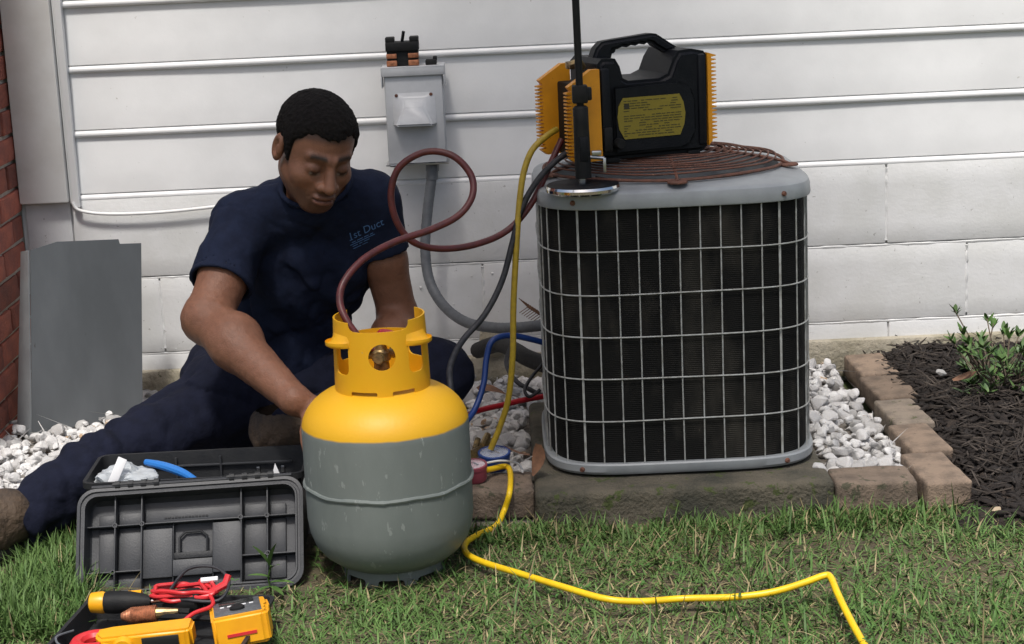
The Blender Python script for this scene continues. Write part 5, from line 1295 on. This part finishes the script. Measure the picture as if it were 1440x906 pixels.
# trousers and boots
hipR, knR, anR = PP(335, 558, 3.98), PP(140, 664, 3.70), PP(28, 733, 3.585)
hipL, knL, anL = PP(450, 560, 4.03), PP(612, 526, 3.87), PP(405, 612, 3.74)
def f_trs(p):
    d = ell(p, hips + A_([-.01, .0, -.02]), (.195, .165, .135))
    d = smin(d, cap(p, hips + A_([-.10, .0, .02]), hipR, .115, .108), .05)
    d = smin(d, cap(p, hipR, knR, .106, .078), .05)
    d = smin(d, cap(p, knR, anR, .078, .066), .035)
    d = smin(d, cap(p, hipL, knL, .105, .076), .05); d = smin(d, cap(p, knL, anL, .074, .060), .03)
    ax = (anR - knR) / np.linalg.norm(anR - knR); t = (p - anR) @ ax
    d = smax(d, t - .012, .004)
    n = .0045 * vnoise(p * A_([1, 1, .8]), 10, 22) + .003 * vnoise(p, 22, 23) + .0015 * vnoise(p, 60, 24)
    s1 = (p - knR) @ ax; near = np.exp(-(np.linalg.norm(p - knR, axis=1) / .14) ** 2)
    n += .0085 * np.sin(s1 * 95 + 2.5 * vnoise(p, 12, 25)) * near
    near = np.exp(-(np.linalg.norm(p - anR, axis=1) / .12) ** 2); n += .005 * np.sin(s1 * 90 + 3 * vnoise(p, 14, 26)) * near
    near = np.exp(-(np.linalg.norm(p - hipR, axis=1) / .16) ** 2); u = (p - hipR) @ A_([.7, -.5, .5]); n += .005 * np.sin(u * 70 + 2.5 * vnoise(p, 9, 27)) * near
    n += crease(p @ A_([[.55, 0, .3], [0, .8, 0], [.5, 0, 1.0]]), 9, 50, .011, 2.5) + crease(p, 17, 60, .003, 2.5)
    return np.maximum(d + n, .012 - p[:, 2])
lo = np.minimum.reduce([anR, hips, knL, anL]) - A_([.14, .2, 0]); hi = np.maximum.reduce([hips, knL, anR]) + A_([.22, .2, .18]); lo[2] = .0
sdf_obj('trousers', f_trs, lo, hi, .0055, M['trousers'], pe)
hdir = A_([-.62, -.78, 0.]); hdir /= np.linalg.norm(hdir)
def boot_f(an, dr, tilt=0):
    side = np.cross(dr, A_([0, 0, 1.]))
    def f(p):
        q = np.stack([(p - an) @ dr, (p - an) @ side, p[:, 2]], 1)
        d = cap(p, an + A_([0, 0, .014]), an + A_([0, 0, .018]) + .05 * A_([.8, .38, .22]), .060, .057)
        d = smin(d, cap(q, (-.022, 0, .062), (.03, 0, .068), .054, .052), .03)
        d = smin(d, cap(q, (.03, 0, .075), (.155, 0, .050), .05, .042), .03)
        d = smax(d, .030 - q[:, 2], .006)
        d = d + .0030 * vnoise(p, 24, 31) + .0015 * vnoise(p, 60, 32) + .002 * np.exp(-((q[:, 0] + q[:, 2] * .4 - .03) / .002) ** 2)
        r_ = np.abs((p - an) @ A_([.88, .42, .24]) - .020); d = d - .005 * np.exp(-(r_ / .009) ** 2)
        d = d + .0022 * np.sin(130 * (q[:, 0] + .5 * q[:, 2]) + 3 * vnoise(p, 14, 33)) * np.exp(-((q[:, 0] - .045) / .03) ** 2)
        return d
    def g(p):
        q = np.stack([(p - an) @ dr, (p - an) @ side, p[:, 2]], 1)
        w_ = np.where(q[:, 0] < .02, .057, .056)
        c = np.abs(q[:, 1]) - w_ * np.sqrt(np.clip(1 - (np.clip(np.abs(q[:, 0] - .065) - .055, 0, 1) / .088) ** 2, 0.01, 1))
        c = np.maximum(c, np.abs(q[:, 0] - .065) - .142)
        d = smax(c * .8, np.abs(q[:, 2] - .038) - .036, .006)
        return d + .0025 * (np.sin(q[:, 0] * 260) > .3) * (q[:, 2] < .012)
    return f, g
bf, bg = boot_f(anR + A_([-.058, -.036, -.012]), hdir)
c_ = anR + hdir * .06
bo = sdf_obj('boot', bf, A_([c_[0] - .2, c_[1] - .2, 0]), A_([c_[0] + .2, c_[1] + .18, .24]), .004, M['boot'], pe)
sdf_obj('boot_sole', bg, A_([c_[0] - .2, c_[1] - .2, -.01]), A_([c_[0] + .2, c_[1] + .18, .06]), .004, M['sole'], bo)
hd2 = A_([-.95, -.2, 0.]); hd2 /= np.linalg.norm(hd2)
bf, bg = boot_f(anL + A_([-.02, -.01, 0]), hd2); c_ = anL + hd2 * .06
bo = sdf_obj('boot', bf, A_([c_[0] - .22, c_[1] - .2, 0]), A_([c_[0] + .2, c_[1] + .18, .24]), .005, M['boot'], pe)
# print on the chest, laid onto the cloth
bvh = BVHTree.FromPolygons([(pe.location + v.co)[:] for v in shirt.data.vertices], [p_.vertices[:] for p_ in shirt.data.polygons])
def on_shirt(px_, py_):
    o = Vector((0, 0, CAM_H)); d = (P(px_, py_, y=4) - o).normalized(); h = bvh.ray_cast(o, d)
    return (h[0] - d * .0022) if h[0] is not None else None
def chest_print(name, fn_bm, parent):
    bm = fn_bm; bmesh.ops.triangulate(bm, faces=bm.faces[:])
    bad = []
    for v in bm.verts:
        q = on_shirt(v.co.x, v.co.y)
        if q is None: bad.append(v)
        else: v.co = q
    bmesh.ops.delete(bm, geom=bad, context='VERTS')
    return build(name, bm, M['logo'], parent, smooth=0)
def text_bm(txt, size, ox, oy, ang_, space=1.0):
    cu = bpy.data.curves.new('t', 'FONT'); cu.body = txt; cu.size = size; cu.space_character = space; cu.resolution_u = 3
    o = bpy.data.objects.new('t', cu); COL.objects.link(o); bpy.context.view_layer.update()
    me = bpy.data.meshes.new_from_object(o.evaluated_get(bpy.context.evaluated_depsgraph_get())); bpy.data.objects.remove(o)
    bm = new(); bm.from_mesh(me); bpy.data.meshes.remove(me)
    c, s = math.cos(ang_), math.sin(ang_)
    for v in bm.verts: v.co = Vector((ox + v.co.x * c + v.co.y * s * .55, oy + v.co.x * s - v.co.y * c, 0))
    return bm
bm = text_bm('1st Duct', 15.5, 491, 339, R(-25))
def quad(bm, a, b, th):
    a, b = Vector((*a, 0)), Vector((*b, 0)); n = Vector((-(b - a).y, (b - a).x, 0)).normalized() * th / 2
    k = 6
    for i in range(k):
        p0, p1 = a.lerp(b, i / k), a.lerp(b, (i + 1) / k); bm.faces.new([bm.verts.new(q) for q in (p0 - n, p1 - n, p1 + n, p0 + n)])
d0 = Vector((math.cos(R(-25)), math.sin(R(-25)), 0)); dn = Vector((.55 * math.sin(R(25)), 1, 0))
for (u, v, L, t) in ((1, 0, 5, 1.1), (1.5, 7.0, 38, .8), (4, 4.2, 6, .9), (12, 4.2, 9, .9), (23, 4.2, 7, .9), (32, 4.2, 5, .9), (5, 10, 8, .8), (15, 10, 5, .8), (22, 10, 9, .8), (6, 13.5, 12, .7), (20, 13.5, 8, .7)):
    a = (491 + d0.x * u + dn.x * v * .2, 339 + d0.y * u + v); quad(bm, a, (a[0] + d0.x * L, a[1] + d0.y * L), t)
chest_print('chest_print', bm, shirt)

# ------------------------------------------------------------------ unseen tree, added so that its crown shades the middle of the scene
M['treeleaf'] = mat('tree leaf', (.06, .11, .025), .55, (.09, .15, .035), 30, rand=.2)
M['treebark'] = mat('tree bark', (.14, .11, .08), .95, (.07, .055, .04), 20, bump=1, bscale=40)
tc_ = Vector((.06, 4.12, .62)) + sd * 7.0
tr = thing('added_shade_tree', (tc_.x - 2.2, tc_.y - .6, 0), 'unseen leafy tree added out of view to shade the air conditioner', 'tree')
bx, by = tc_.x - 2.2, tc_.y - .6
bm = new(); add_tube(bm, catmull([(bx, by, -.1), (bx + .1, by, 2.0), (bx + .5, by + .1, 4.0), (bx + 1.2, by + .3, 5.4), (tc_.x, tc_.y, tc_.z)], 6), .1, 10, radii=[.16 - .13 * i / 24 for i in range(25)])
for k in range(9):
    a = k * .7; st = Vector((tc_.x - .5, tc_.y - .15, tc_.z - .4)); en = tc_ + Vector((math.cos(a) * .5, math.sin(a) * .6, .2 * math.sin(k)))
    add_tube(bm, catmull([st, st.lerp(en, .5) + Vector((0, 0, .1)), en], 4), .02, 6, radii=[.03 - .0028 * i for i in range(9)])
build('trunk', bm, M['treebark'], tr)
n = 6200; q = rng.normal(0, 1, (n, 3)); q /= np.linalg.norm(q, axis=1)[:, None]; q *= rng.uniform(0, 1, n)[:, None] ** .4
q *= 1 + .22 * vnoise(q, 2.2, 55)[:, None]
c = np.array(tc_) + q * np.array((.70, .98, .62))
d1 = rng.normal(0, 1, (n, 3)); d1 /= np.linalg.norm(d1, axis=1)[:, None]; d2 = np.cross(d1, rng.normal(0, 1, (n, 3))); d2 /= np.linalg.norm(d2, axis=1)[:, None]
V = np.stack([c - d1 * .06, c + d2 * .028, c + d1 * .06, c - d2 * .028], 1).reshape(-1, 3)
F = (np.arange(n) * 4)[:, None] + np.arange(4)[None]
mesh_obj('crown', np_mesh('crown', V, F), M['treeleaf'], tr, kind='stuff')
